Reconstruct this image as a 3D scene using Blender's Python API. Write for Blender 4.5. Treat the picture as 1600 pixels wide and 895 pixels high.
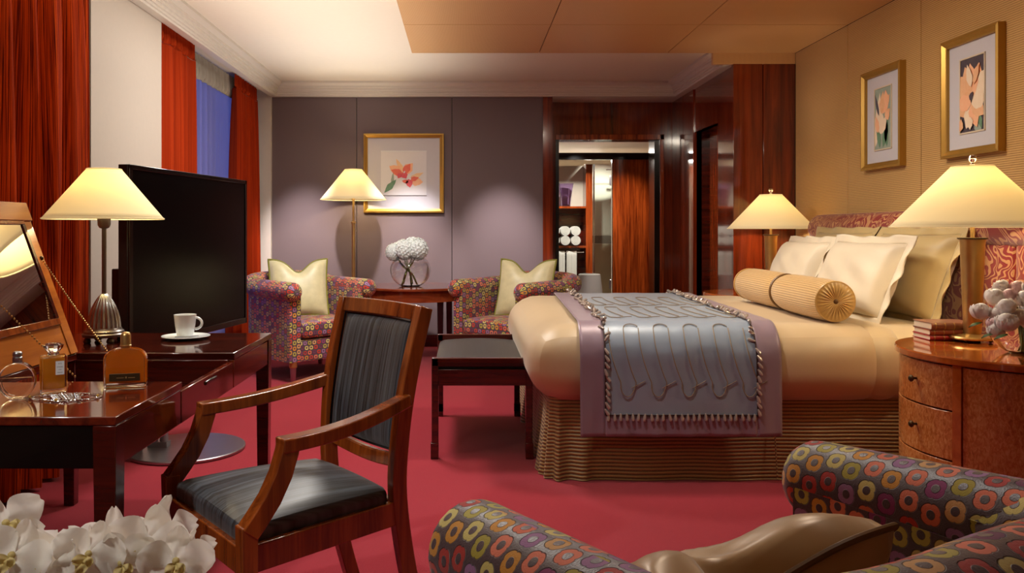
import bpy, math, random
from mathutils import Vector, Matrix, Euler, noise as mnoise
random.seed(7)
PI = math.pi
for _o in list(bpy.data.objects): bpy.data.objects.remove(_o)
scn = bpy.context.scene
col = scn.collection
F = 1300.0; EYE = 1.2

# ---------------------------------------------------------------- camera
cd = bpy.data.cameras.new('camera'); cam = bpy.data.objects.new('camera', cd); col.objects.link(cam)
cam.location = (0, 0, EYE); cam.rotation_euler = (PI/2, 0, 0)
cd.sensor_width = 36; cd.lens = 36*F/1600; cd.shift_x = 75/1600; cd.shift_y = -87.5/1600
cd.clip_start = .05; cd.clip_end = 200
scn.camera = cam
# ---------------------------------------------------------------- view, world, lights
scn.view_settings.view_transform = 'Standard'; scn.view_settings.look = 'None'
scn.view_settings.exposure = 0.34; scn.view_settings.gamma = 1; scn.view_settings.use_curve_mapping = False
w = bpy.data.worlds.new('dusk'); scn.world = w; w.use_nodes = True
bg = w.node_tree.nodes['Background']; bg.inputs[0].default_value = (.17, .21, .74, 1); bg.inputs[1].default_value = 1.05

def light(name, kind, loc, energy, color=(1, .86, .68), target=None, **kw):
    l = bpy.data.lights.new(name, kind); l.energy = energy; l.color = color
    o = bpy.data.objects.new(name, l); col.objects.link(o); o.location = loc
    for k, v in kw.items(): setattr(l, k, v)
    if target is not None:
        o.rotation_euler = (Vector(target)-Vector(loc)).to_track_quat('-Z', 'Y').to_euler()
    return o
WARM = (1, .87, .70); NEU = (1, .95, .88)
# unseen room lights: assumed ceiling downlights, plus fills added for brightness
light('ceiling_light_mid', 'AREA', (-.75, 5.4, 2.69), 46, NEU, (-.75, 5.4, 0), shape='DISK', size=.5)
light('ceiling_light_near', 'SPOT', (-.75, 3.6, 2.69), 75, NEU, (-.85, 3.2, 0), spot_size=math.radians(75), spot_blend=.9, shadow_soft_size=.08)
light('ceiling_light_bed', 'AREA', (1.0, 4.4, 2.64), 26, WARM, (1.3, 4.6, 0), shape='DISK', size=.4)
light('ceiling_light_front', 'SPOT', (.5, 2.6, 2.64), 42, NEU, (.35, 1.5, .7), spot_size=math.radians(62), spot_blend=.8, shadow_soft_size=.08)
light('desk_chair_fill', 'SPOT', (-1.45, .75, 2.64), 85, NEU, (-.65, 2.15, .55), spot_size=math.radians(52), spot_blend=.9, shadow_soft_size=.06)  # added spot, brightens the desk chair's front and the bottles
for i, x in enumerate((-1.62, -.56, .40)):
    light('wall_downlight', 'SPOT', (x, 7.35, 2.68), 330, (1, .92, .92), (x, 8.62, .80), spot_size=math.radians(36), spot_blend=1, shadow_soft_size=.05)
light('chair_downlight', 'SPOT', (-.8, 5.9, 2.68), 70, NEU, (-1.25, 6.9, .5), spot_size=math.radians(50), spot_blend=.9, shadow_soft_size=.04)
light('chair_downlight', 'SPOT', (-.3, 5.9, 2.68), 80, NEU, (.25, 6.9, .5), spot_size=math.radians(50), spot_blend=.9, shadow_soft_size=.04)
light('hydrangea_fill', 'SPOT', (-.45, 6.3, 2.68), 90, (1, .97, .95), (-.5, 7.75, 1.0), spot_size=math.radians(24), spot_blend=.8, shadow_soft_size=.04)  # added spot that whitens the hydrangeas, no fixture behind it
light('ceiling_fill', 'AREA', (-1.0, 4.7, 1.9), 36, (1, .93, .80), (-1.0, 4.7, 3), shape='RECTANGLE', size=1.4, size_y=6.6, spread=math.radians(130))  # added upward fill that brightens the ceiling, stands for no fixture
light('bed_spot', 'SPOT', (.7, 5.2, 2.62), 70, WARM, (2.0, 4.75, .9), spot_size=math.radians(58), spot_blend=.8, shadow_soft_size=.05)
light('throw_spot', 'SPOT', (.2, 3.2, 2.62), 55, (1, .97, .95), (1.0, 4.0, .5), spot_size=math.radians(36), spot_blend=.9, shadow_soft_size=.04)
light('pier_wash', 'SPOT', (-1.25, 5.0, .25), 5, (1, .9, .84), (-2.0, 4.95, 1.25), spot_size=math.radians(70), spot_blend=1, shadow_soft_size=.1)  # low spot aimed up at the pier, no fixture modelled
light('orchid_fill', 'SPOT', (-1.0, .15, 2.6), 60, NEU, (-.5, 1.08, .74), spot_size=math.radians(36), spot_blend=.9, shadow_soft_size=.1)  # fill spot added because the orchids came out dark
light('shower_fill', 'SPOT', (1.75, 10.3, 2.26), 110, NEU, (1.8, 11.0, 1.1), spot_size=math.radians(90), spot_blend=.9, shadow_soft_size=.02)  # added spot to lift the dark shower marble
light('bathroom_light', 'AREA', (1.5, 11.9, 2.27), 60, NEU, (1.5, 11.6, 0), shape='RECTANGLE', size=.9, size_y=.8)
light('shelf_light', 'SPOT', (1.35, 9.6, 2.2), 75, NEU, (1.35, 10.5, .9), spot_size=math.radians(80), spot_blend=.8, shadow_soft_size=.02)
light('vestibule_light', 'SPOT', (1.85, 9.35, 2.27), 50, WARM, (1.9, 10.0, .6), spot_size=math.radians(80), spot_blend=.9, shadow_soft_size=.02)
light('side_door_light', 'SPOT', (1.3, 7.6, 2.6), 40, WARM, (2.25, 7.7, .9), spot_size=math.radians(70), spot_blend=1, shadow_soft_size=.03)

# ================================================================= helpers
def C(h):
    h = h.lstrip('#'); r = [int(h[i:i+2], 16)/255 for i in (0, 2, 4)]
    return tuple((c/12.92 if c <= .04045 else ((c+.055)/1.055)**2.4) for c in r)+(1,)
def tag(o, label=None, cat=None, group=None, kind=None):
    if label: o['label'] = label
    if cat: o['category'] = cat
    if group: o['group'] = group
    if kind: o['kind'] = kind
    return o
def thing(name, label, cat, loc=(0, 0, 0), rz=0, group=None, rot=None):
    o = bpy.data.objects.new(name, None); col.objects.link(o); o.empty_display_size = .1
    o.location = loc; o.rotation_euler = rot if rot else (0, 0, rz)
    return tag(o, label, cat, group)
def copy_tree(o, parent=None):
    c = o.copy(); col.objects.link(c); c.parent = parent
    for ch in [q for q in bpy.data.objects if q.parent == o]: copy_tree(ch, c)
    return c
def pt(x, y, d): return Vector(((x-725)*d/F, d, EYE-(y-360)*d/F))

class MB:
    def __init__(s): s.v = []; s.f = []; s.uv = []; s.m = []; s.cm = 0
    def add(s, vs, fs, uvs=None):
        b = len(s.v); s.v += [tuple(p) for p in vs]
        for i, f in enumerate(fs):
            s.f.append([b+k for k in f]); s.uv.append(uvs[i] if uvs else None); s.m.append(s.cm)
        return s
    def hexa(s, p):   # 8 points: bottom ring 0-3, top ring 4-7
        return s.add(p, [(3, 2, 1, 0), (4, 5, 6, 7), (0, 1, 5, 4), (1, 2, 6, 5), (2, 3, 7, 6), (3, 0, 4, 7)])
    def box(s, x0, x1, y0, y1, z0, z1):
        return s.hexa([(x0, y0, z0), (x1, y0, z0), (x1, y1, z0), (x0, y1, z0), (x0, y0, z1), (x1, y0, z1), (x1, y1, z1), (x0, y1, z1)])
    def frus(s, c0, a0, c1, a1):
        p = []
        for c, a in ((c0, a0), (c1, a1)):
            p += [(c[0]-a[0], c[1]-a[1], c[2]), (c[0]+a[0], c[1]-a[1], c[2]), (c[0]+a[0], c[1]+a[1], c[2]), (c[0]-a[0], c[1]+a[1], c[2])]
        return s.hexa(p)
    def grid(s, fn, nu, nv, wu=False, wv=False, uvf=None, flip=False):
        vs = [fn(i/(nu), j/(nv)) for i in range(nu if wu else nu+1) for j in range(nv if wv else nv+1)]
        cu = nu if wu else nu+1; cv = nv if wv else nv+1
        fs = []; us = []
        for i in range(nu):
            for j in range(nv):
                a = i*cv+j; b = ((i+1) % cu)*cv+j; c = ((i+1) % cu)*cv+(j+1) % cv; d = i*cv+(j+1) % cv
                f = (a, b, c, d); q = [(i/nu, j/nv), ((i+1)/nu, j/nv), ((i+1)/nu, (j+1)/nv), (i/nu, (j+1)/nv)]
                if uvf: q = [uvf(*t) for t in q]
                if flip: f = f[::-1]; q = q[::-1]
                fs.append(f); us.append(q)
        return s.add(vs, fs, us)
    def lathe(s, prof, c=(0, 0, 0), seg=32, sx=1, sy=1, cap=True, rfn=None):
        n = len(prof)
        def fn(u, v):
            r, z = prof[min(n-1, int(round(v*(n-1))))]; a = 2*PI*u
            if rfn: r = rfn(r, z, a)
            return (c[0]+r*sx*math.cos(a), c[1]+r*sy*math.sin(a), c[2]+z)
        b = len(s.v)
        s.grid(fn, seg, n-1, wu=True)
        if cap:
            if prof[0][0] > 1e-4: s.f.append([b+i*n for i in range(seg)][::-1]); s.uv.append(None); s.m.append(s.cm)
            if prof[-1][0] > 1e-4: s.f.append([b+i*n+n-1 for i in range(seg)]); s.uv.append(None); s.m.append(s.cm)
        return s
    def cyl(s, p0, p1, r0, r1=None, seg=16): return s.tube([p0, p1], [r0, r0 if r1 is None else r1], seg)
    def tube(s, pts, r, seg=8, closed=False, caps=True, uvs=1.0):
        pts = [Vector(p) for p in pts]; n = len(pts)
        rs = r if isinstance(r, (list, tuple)) else [r]*n
        rings = []; prev = None; up = None
        for i in range(n):
            if closed: t = pts[(i+1) % n]-pts[i-1]
            else: t = pts[min(i+1, n-1)]-pts[max(i-1, 0)]
            t.normalize()
            if up is None:
                up = Vector((0, 0, 1)) if abs(t.z) < .9 else Vector((1, 0, 0))
            up = (up-t*up.dot(t))
            if up.length < 1e-6: up = t.orthogonal()
            up.normalize(); sd = t.cross(up)
            rings.append([pts[i]+(up*math.cos(2*PI*k/seg)+sd*math.sin(2*PI*k/seg))*rs[i] for k in range(seg)])
        b = len(s.v); vs = [p for g in rings for p in g]; fs = []; us = []
        acc = [0]
        for i in range(1, n): acc.append(acc[-1]+(pts[i]-pts[i-1]).length)
        acc.append(acc[-1]+.01)
        rm = max(rs)
        for i in range(n if closed else n-1):
            j = (i+1) % n
            for k in range(seg):
                l = (k+1) % seg
                fs.append((i*seg+k, j*seg+k, j*seg+l, i*seg+l))
                a0 = 2*PI*rm*k/seg; a1 = 2*PI*rm*(k+1)/seg
                us.append([(acc[i], a0), (acc[i+1], a0), (acc[i+1], a1), (acc[i], a1)])
        if caps and not closed:
            fs.append(tuple(range(seg))); us.append([(rs[0]*math.cos(2*PI*k/seg), rs[0]*math.sin(2*PI*k/seg)) for k in range(seg)])
            fs.append(tuple((n-1)*seg+k for k in range(seg))[::-1]); us.append([(rs[-1]*math.cos(2*PI*k/seg), rs[-1]*math.sin(2*PI*k/seg)) for k in range(seg)][::-1])
        return s.add(vs, fs, us)
    def sweep(s, pts, sect, side, caps=True):
        """rectangular/polygon section swept; side = fixed side vector; sect(i)->[(a,b)] a along side, b along normal"""
        pts = [Vector(p) for p in pts]; n = len(pts); side = Vector(side).normalized(); rings = []
        for i in range(n):
            t = pts[min(i+1, n-1)]-pts[max(i-1, 0)]; t.normalize()
            sd = (side-t*side.dot(t)).normalized(); nn = sd.cross(t)
            rings.append([pts[i]+sd*a+nn*b for a, b in sect(i/(n-1))])
        m = len(rings[0]); vs = [p for g in rings for p in g]; fs = []
        for i in range(n-1):
            for k in range(m):
                l = (k+1) % m; fs.append((i*m+k, i*m+l, (i+1)*m+l, (i+1)*m+k))
        if caps: fs += [tuple(range(m))[::-1], tuple((n-1)*m+k for k in range(m))]
        return s.add(vs, fs)
    def rbox(s, half, r, n=10, c=(0, 0, 0), deform=None):
        hx, hy, hz = half
        for ax in range(3):
            for sg in (-1, 1):
                a, b = [(1, 2), (2, 0), (0, 1)][ax]
                def fn(u, v, ax=ax, sg=sg, a=a, b=b):
                    p = [0, 0, 0]; p[ax] = sg*half[ax]; p[a] = (u*2-1)*half[a]; p[b] = (v*2-1)*half[b]
                    q = [max(-(half[i]-r), min(half[i]-r, p[i])) for i in range(3)]
                    d = Vector([p[i]-q[i] for i in range(3)])
                    if d.length > 1e-9: d = d.normalized()*r
                    o = Vector(q)+d
                    if deform: o = Vector(deform(o))
                    return (o.x+c[0], o.y+c[1], o.z+c[2])
                def uvf(u, v, a=a, b=b): return ((u*2-1)*half[a], (v*2-1)*half[b])
                # map u so that rounded zones receive vertices
                s.grid(fn, n, n, uvf=uvf, flip=(sg < 0))
        return s
    def prism(s, poly, z0, z1):
        n = len(poly); vs = [(x, y, z0) for x, y in poly]+[(x, y, z1) for x, y in poly]
        fs = [tuple(range(n))[::-1], tuple(range(n, 2*n))]+[(k, (k+1) % n, n+(k+1) % n, n+k) for k in range(n)]
        return s.add(vs, fs)
    def sphere(s, c, r, seg=16, rings=10, sc=(1, 1, 1)):
        prof = [(max(1e-5, r*math.sin(PI*i/rings)), -r*math.cos(PI*i/rings)) for i in range(rings+1)]
        b = len(s.v); s.lathe(prof, (0, 0, 0), seg, cap=False)
        for i in range(b, len(s.v)):
            p = s.v[i]; s.v[i] = (c[0]+p[0]*sc[0], c[1]+p[1]*sc[1], c[2]+p[2]*sc[2])
        return s
    def xf(s, M, start=0):
        for i in range(start, len(s.v)): s.v[i] = tuple(M @ Vector(s.v[i]))
        return s
    def build(s, name, mat, parent=None, smooth=35, bevel=0, merge=False, solid=0, sub=0):
        me = bpy.data.meshes.new(name); me.from_pydata(s.v, [], s.f)
        if merge:
            import bmesh
            if any(u for u in s.uv):
                pass
        mats = mat if isinstance(mat, (list, tuple)) else [mat]
        for m in mats: me.materials.append(m)
        if any(u for u in s.uv):
            ul = me.uv_layers.new(name='UVMap'); k = 0; data = [0.0]*(2*len(me.loops))
            for f, u in zip(s.f, s.uv):
                for j in range(len(f)):
                    if u: data[2*k] = u[j][0]; data[2*k+1] = u[j][1]
                    k += 1
            ul.data.foreach_set('uv', data)
        if len(mats) > 1:
            me.polygons.foreach_set('material_index', s.m)
        me.validate()
        if merge:
            import bmesh
            bm = bmesh.new(); bm.from_mesh(me); bmesh.ops.remove_doubles(bm, verts=bm.verts, dist=1e-5)
            bmesh.ops.recalc_face_normals(bm, faces=bm.faces); bm.to_mesh(me); bm.free()
        if smooth:
            me.polygons.foreach_set('use_smooth', [True]*len(me.polygons))
            me.set_sharp_from_angle(angle=math.radians(smooth))
        me.update()
        o = bpy.data.objects.new(name, me); col.objects.link(o)
        if parent is not None: o.parent = parent
        if solid:
            md = o.modifiers.new('solid', 'SOLIDIFY'); md.thickness = solid; md.offset = 0
        if bevel:
            md = o.modifiers.new('bevel', 'BEVEL'); md.width = bevel; md.segments = 2; md.limit_method = 'ANGLE'; md.angle_limit = math.radians(40)
        if sub:
            md = o.modifiers.new('sub', 'SUBSURF'); md.levels = sub; md.render_levels = sub
        return o
def box(name, mat, parent, *b, bevel=0, **k): return MB().box(*b).build(name, mat, parent, bevel=bevel, **k)
def struct(o): o['kind'] = 'structure'; return o

# ================================================================= materials
def nodes(name):
    m = bpy.data.materials.new(name); m.use_nodes = True; nt = m.node_tree; nt.nodes.clear()
    out = nt.nodes.new('ShaderNodeOutputMaterial')
    return m, nt, out
class NT:
    def __init__(s, nt): s.nt = nt
    def n(s, t, **kw):
        x = s.nt.nodes.new('ShaderNode'+t)
        for k, v in kw.items():
            if k.startswith('i'):
                s.set(x.inputs[int(k[1:])], v)
            else: setattr(x, k, v)
        return x
    def set(s, inp, v):
        if hasattr(v, 'is_output') or isinstance(v, bpy.types.NodeSocket): s.nt.links.new(v, inp)
        else:
            inp.default_value = v
    def math(s, op, a, b=0.0, c=0.0, clamp=False):
        x = s.nt.nodes.new('ShaderNodeMath'); x.operation = op; x.use_clamp = clamp
        s.set(x.inputs[0], a); s.set(x.inputs[1], b); s.set(x.inputs[2], c); return x.outputs[0]
    def ramp(s, fac, stops, interp='LINEAR'):
        x = s.nt.nodes.new('ShaderNodeValToRGB'); x.color_ramp.interpolation = interp
        e = x.color_ramp.elements
        while len(e) > 1: e.remove(e[-1])
        e[0].position = stops[0][0]; e[0].color = stops[0][1]
        for p, c in stops[1:]:
            q = e.new(p); q.color = c
        s.set(x.inputs[0], fac); return x.outputs[0]
    def mix(s, fac, a, b, mode='MIX'):
        x = s.nt.nodes.new('ShaderNodeMix'); x.data_type = 'RGBA'; x.blend_type = mode
        s.set(x.inputs[0], fac); s.set(x.inputs[6], a); s.set(x.inputs[7], b); return x.outputs[2]
    def coord(s, kind='Object', scale=(1, 1, 1), rot=(0, 0, 0)):
        if kind == 'World':
            src = s.nt.nodes.new('ShaderNodeNewGeometry').outputs['Position']
        else: src = s.nt.nodes.new('ShaderNodeTexCoord').outputs[kind]
        mp = s.nt.nodes.new('ShaderNodeMapping'); mp.inputs['Scale'].default_value = scale; mp.inputs['Rotation'].default_value = rot
        s.nt.links.new(src, mp.inputs[0]); return mp.outputs[0]
    def noise(s, vec, scale=5, detail=3, rough=.5, dist=0):
        x = s.nt.nodes.new('ShaderNodeTexNoise'); s.set(x.inputs['Vector'], vec)
        x.inputs['Scale'].default_value = scale; x.inputs['Detail'].default_value = detail
        x.inputs['Roughness'].default_value = rough; x.inputs['Distortion'].default_value = dist
        return x.outputs[0]
    def bump(s, h, strength=.3, dist=.01):
        x = s.nt.nodes.new('ShaderNodeBump'); x.inputs['Strength'].default_value = strength; x.inputs['Distance'].default_value = dist
        s.set(x.inputs['Height'], h); return x.outputs[0]
    def bsdf(s, out, base=None, rough=.5, metal=0, normal=None, coat=0, sheen=0, spec=.5, trans=0, ior=1.45, alpha=None, coat_rough=.05, emis=None, estr=0, sub=0):
        b = s.nt.nodes.new('ShaderNodeBsdfPrincipled')
        if base is not None: s.set(b.inputs['Base Color'], base)
        s.set(b.inputs['Roughness'], rough); s.set(b.inputs['Metallic'], metal)
        b.inputs['Coat Weight'].default_value = coat; b.inputs['Coat Roughness'].default_value = coat_rough
        b.inputs['Sheen Weight'].default_value = sheen; b.inputs['Specular IOR Level'].default_value = spec
        b.inputs['Transmission Weight'].default_value = trans; b.inputs['IOR'].default_value = ior
        if emis: b.inputs['Emission Color'].default_value = emis; b.inputs['Emission Strength'].default_value = estr
        if normal is not None: s.nt.links.new(normal, b.inputs['Normal'])
        s.nt.links.new(b.outputs[0], out.inputs[0]); return b
def plain(name, c, rough=.5, metal=0, coat=0, sheen=0, var=.08, nscale=30, bump=0, spec=.5, estr=0, kind='Object'):
    m, nt, out = nodes(name); t = NT(nt); base = C(c) if isinstance(c, str) else c
    nz = t.noise(t.coord(kind), nscale, 3)
    dk = tuple(x*(1-var*2) for x in base[:3])+(1,)
    cc = t.mix(nz, dk, tuple(min(1, x*(1+var)) for x in base[:3])+(1,))
    nm = t.bump(nz, bump, .005) if bump else None
    t.bsdf(out, cc, rough, metal, nm, coat, sheen, spec, emis=base if estr else None, estr=estr)
    return m
def wood(name, c1, c2, axis='Z', scale=1.0, rough=.25, coat=.6, fig=.5, kind='Object', broad=0, cr=.06):
    m, nt, out = nodes(name); t = NT(nt)
    sc = {'X': (1.2, 22, 22), 'Y': (22, 1.2, 22), 'Z': (22, 22, 1.2)}[axis]
    v = t.coord(kind, tuple(s*scale for s in sc))
    a = t.noise(v, 1.6, 6, .62, .6)
    b = t.noise(t.coord(kind, tuple(s*scale*.22 for s in sc)), 1.3, 3, .5, .4)
    f = t.math('ADD', t.math('MULTIPLY', a, 1-fig*.6), t.math('MULTIPLY', b, fig*.6))
    cc = t.ramp(f, [(.33, C(c1)), (.5, t_mid(C(c1), C(c2))), (.66, C(c2))])
    t.bsdf(out, cc, rough, 0, t.bump(a, .05, .002), coat, coat_rough=cr)
    return m
def t_mid(a, b): return tuple((x+y)/2 for x, y in zip(a, b))

def ribbed(name, c1, c2, period, axis='Z', kind='World', bump=.6, rough=.6, sheen=.3, wob=.15, metal=0):
    m, nt, out = nodes(name); t = NT(nt); v = t.coord(kind)
    sep = t.n('SeparateXYZ', i0=v); z = sep.outputs['XYZ'.index(axis)]
    wv = t.noise(t.coord(kind, (3, 3, 3)), 2, 2)
    ph = t.math('ADD', t.math('MULTIPLY', z, 2*PI/period), t.math('MULTIPLY', wv, wob*20))
    sn = t.math('MULTIPLY_ADD', t.math('SINE', ph), .5, .5)
    fine = t.noise(v, 160, 2)
    f = t.math('ADD', t.math('MULTIPLY', sn, .8), t.math('MULTIPLY', fine, .3), clamp=True)
    cc = t.ramp(f, [(.0, C(c1)), (.75, C(c2))])
    t.bsdf(out, cc, rough, metal, t.bump(sn, bump, period*.3), 0, sheen)
    return m
def flower_fabric():
    m, nt, out = nodes('flower_fabric'); t = NT(nt)
    uv = t.nt.nodes.new('ShaderNodeUVMap').outputs[0]; p = .039
    sep = t.n('SeparateXYZ', i0=uv)
    u = t.math('DIVIDE', sep.outputs[0], p); v = t.math('DIVIDE', sep.outputs[1], p*1.12)
    cu = t.math('FLOOR', u)
    v2 = t.math('ADD', v, t.math('MULTIPLY', t.math('MODULO', t.math('ADD', cu, 1000), 2), .33))
    cv = t.math('FLOOR', v2)
    lu = t.math('SUBTRACT', t.math('SUBTRACT', u, cu), .5); lv = t.math('SUBTRACT', t.math('SUBTRACT', v2, cv), .5)
    lv = t.math('MULTIPLY', lv, 1.05)
    r = t.math('SQRT', t.math('ADD', t.math('MULTIPLY', lu, lu), t.math('MULTIPLY', lv, lv)))
    th = t.math('ARCTAN2', lv, lu)
    lob = t.math('ABSOLUTE', t.math('SINE', t.math('MULTIPLY', th, 2)))      # notch at 0, 90 deg
    lob = t.math('POWER', lob, .35)
    ro = t.math('ADD', t.math('MULTIPLY', lob, .10), .385)
    outer = t.math('MULTIPLY', t.math('SUBTRACT', ro, r), 40, clamp=True)
    inner = t.math('MULTIPLY', t.math('SUBTRACT', r, .175), 40, clamp=True)
    mask = t.math('MULTIPLY', outer, inner)
    edge = t.math('MULTIPLY', t.math('SUBTRACT', t.math('SUBTRACT', ro, .035), r), 60, clamp=True)
    cmb = t.n('CombineXYZ', i0=cu, i1=cv)
    wn = t.n('TexWhiteNoise', noise_dimensions='2D'); t.set(wn.inputs[0], cmb.outputs[0])
    cols = ['#cf9e62', '#b4a84a', '#8a3068', '#e07a5c', '#9a6a98', '#c43420', '#d09030', '#d0c070', '#6c2450', '#a89a34', '#d86a48', '#b03028']
    cc = t.ramp(wn.outputs[0], [(i/len(cols), C(c)) for i, c in enumerate(cols)], 'CONSTANT')
    dark = t.mix(1, cc, (.22, .2, .22, 1), 'MULTIPLY')
    cc = t.mix(edge, dark, cc)
    bgc = t.mix(t.noise(t.coord('Object'), 300, 1), C('#42333a'), C('#5a4c52'))
    fin = t.mix(mask, bgc, cc)
    rgh = t.math('MULTIPLY_ADD', mask, .45, .38)
    fz = t.noise(t.coord('Object'), 400, 2)
    h = t.math('ADD', mask, t.math('MULTIPLY', fz, .3))
    t.bsdf(out, fin, rgh, 0, t.bump(h, .6, .003), 0, .25)
    return m
def serpent_fabric():
    m, nt, out = nodes('serpentine_fabric'); t = NT(nt)
    v = t.coord('Object')
    d = t.noise(v, 11, 0, .5, .8)
    s = t.math('SINE', t.math('MULTIPLY', d, 42))
    f = t.math('MULTIPLY', t.math('SUBTRACT', s, .25), 5, clamp=True)
    cc = t.mix(f, C('#7c1612'), C('#b07c4c'))
    t.bsdf(out, cc, .45, 0, t.bump(f, .3, .003), 0, .3)
    return m
def stripe_curtain(name, cols, scale=55, kind='UV', rough=.55, tl=.12):
    m, nt, out = nodes(name); t = NT(nt)
    v = t.coord('UV', (scale, .3, 1)); n = t.noise(v, 1, 4, .75)
    cc = t.ramp(n, cols)
    t.bsdf(out, cc, .8, 0, t.bump(n, .1, .002), 0, .0, spec=.05)
    return m
def stripe_black(name='striped_charcoal', c1='#0a0a0c', c2='#5a6470'):
    m, nt, out = nodes(name); t = NT(nt)
    v = t.coord('Object', (300, 2.5, 2.5)); n = t.noise(v, .5, 3, .7)
    v2 = t.coord('Object', (60, 3, 3)); n2 = t.noise(v2, .8, 2, .6)
    f = t.math('MULTIPLY_ADD', n2, .4, t.math('MULTIPLY', n, .6))
    cc = t.ramp(f, [(.42, C(c1)), (.55, t_mid(C(c1), C(c2))), (.68, C(c2))])
    t.bsdf(out, cc, .42, 0, t.bump(n, .15, .002), 0, .2)
    return m
def carpet_mat():
    m, nt, out = nodes('carpet'); t = NT(nt); v = t.coord('World')
    a = t.noise(v, 260, 2); b = t.noise(v, 1.4, 3)
    cc = t.mix(b, C('#840a1c'), C('#981428'))
    cc = t.mix(t.math('MULTIPLY', a, .35), cc, C('#b04054'))
    t.bsdf(out, cc, .95, 0, t.bump(a, .5, .006), 0, .2, spec=.1)
    return m
def glass(name, c=(1, 1, 1, 1), ior=1.45, rough=0):
    m, nt, out = nodes(name); t = NT(nt); t.bsdf(out, c, rough, 0, None, 0, 0, .5, 1, ior); return m
def shade_mat():
    m, nt, out = nodes('lampshade_fabric'); t = NT(nt)
    c = C('#e6dcba')
    dif = t.n('BsdfDiffuse'); dif.inputs[0].default_value = c
    tr = t.n('BsdfTranslucent'); tr.inputs[0].default_value = C('#efe0b4')
    em = t.n('Emission'); em.inputs[0].default_value = (1, .82, .48, 1); em.inputs[1].default_value = .13
    mx = t.n('MixShader'); mx.inputs[0].default_value = .32
    nt.links.new(dif.outputs[0], mx.inputs[1]); nt.links.new(tr.outputs[0], mx.inputs[2])
    ad = t.n('AddShader'); nt.links.new(mx.outputs[0], ad.inputs[0]); nt.links.new(em.outputs[0], ad.inputs[1])
    nt.links.new(ad.outputs[0], out.inputs[0]); return m
def sheer_mat():
    m, nt, out = nodes('sheer'); t = NT(nt)
    a = t.n('BsdfTransparent'); a.inputs[0].default_value = (.75, .75, .9, 1)
    d = t.n('BsdfTranslucent'); d.inputs[0].default_value = (.75, .75, .95, 1)
    df = t.n('BsdfDiffuse'); df.inputs[0].default_value = (.28, .28, .5, 1)
    m1 = t.n('MixShader'); m1.inputs[0].default_value = .35
    nt.links.new(d.outputs[0], m1.inputs[1]); nt.links.new(df.outputs[0], m1.inputs[2])
    m2 = t.n('MixShader'); m2.inputs[0].default_value = .8
    nt.links.new(a.outputs[0], m2.inputs[1]); nt.links.new(m1.outputs[0], m2.inputs[2])
    nt.links.new(m2.outputs[0], out.inputs[0]); return m
def petal_mat(name, c1, c2, tl=.3):
    m, nt, out = nodes(name); t = NT(nt)
    n = t.noise(t.coord('Object'), 30, 2)
    cc = t.mix(n, C(c1), C(c2))
    b = t.bsdf(out, cc, .5, 0, None, 0, .1)
    tr = t.n('BsdfTranslucent'); nt.links.new(cc, tr.inputs[0])
    mx = t.n('MixShader'); mx.inputs[0].default_value = tl
    nt.links.new(b.outputs[0], mx.inputs[1]); nt.links.new(tr.outputs[0], mx.inputs[2]); nt.links.new(mx.outputs[0], out.inputs[0])
    return m

M = {}
M['carpet'] = carpet_mat()
M['white'] = plain('white_plaster', '#dcd3c4', .6, var=.02)
M['pier'] = plain('pier_plaster', '#b9aea2', .6, var=.02)
M['crown'] = plain('crown_paint', '#cfc8be', .45, var=.02)
M['wood_ceiling'] = ribbed('woven_ceiling', '#b58a58', '#d2a673', .006, 'X', bump=.15, rough=.4, sheen=0, wob=0)
M['gold_wall'] = ribbed('ribbed_gold_wallcloth', '#92672e', '#cfa767', .0115, 'Z', bump=.35, rough=.5, sheen=.2, wob=.02)
M['brown_wall'] = plain('brown_wallcloth', '#6c5c5e', .6, sheen=.25, nscale=250, var=.08, bump=.1)
M['mahog_wall'] = wood('mahogany_panelling', '#2d0704', '#8e3413', 'Z', .55, .12, .8, .7, 'World')
M['mahog_door'] = wood('mahogany_door', '#4a0e04', '#b8511d', 'Z', 1.1, .2, .6, .4, 'World')
M['desk'] = wood('desk_mahogany', '#3a0c05', '#7a2810', 'Y', .8, .12, .8)
M['desk_x'] = wood('desk_mahogany_cross', '#260704', '#5a1c0c', 'X', .8, .14, .8)
M['chairwood'] = wood('chair_mahogany', '#5e260c', '#a8561f', 'Z', .7, .22, .6, .3)
M['darkwood'] = wood('dark_mahogany', '#220705', '#5c190c', 'X', .8, .2, .6)
M['tablewood'] = wood('table_mahogany', '#6e2a14', '#a04c28', 'X', .6, .15, .7)
M['lidwood'] = wood('lid_cherry', '#95501c', '#c0742e', 'Y', .5, .25, .5, .3)
M['burl'] = None
def burl():
    m, nt, out = nodes('figured_maple'); t = NT(nt)
    v = t.coord('Object', (1, 1, .55)); a = t.noise(v, 90, 4, .6, .8); b = t.noise(v, 6, 2)
    cc = t.ramp(t.math('MULTIPLY_ADD', b, .3, t.math('MULTIPLY', a, .7)), [(.35, C('#96501f')), (.5, C('#ba7038')), (.68, C('#d49a62'))])
    t.bsdf(out, cc, .22, 0, t.bump(a, .25, .004), .5); return m
M['burl'] = burl()
M['burltop'] = wood('nightstand_top_wood', '#a04a18', '#c06a2c', 'X', .6, .1, .9, .3)
M['black'] = plain('black_gloss', '#0a0808', .2, coat=.3)
M['tv'] = plain('tv_plastic', '#101012', .3)
M['screen'] = plain('tv_screen', '#050506', .2, spec=.2, var=0)
M['steel'] = plain('brushed_steel', '#a4a4a8', .35, 1, var=.05)
M['chrome'] = plain('chrome', '#d8d8d8', .12, 1, var=.02)
M['gold'] = plain('gold_frame', '#b48c40', .35, .6, var=.08, nscale=12)
M['brass'] = plain('antique_brass', '#c8a468', .34, .85, var=.12, nscale=14)
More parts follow.
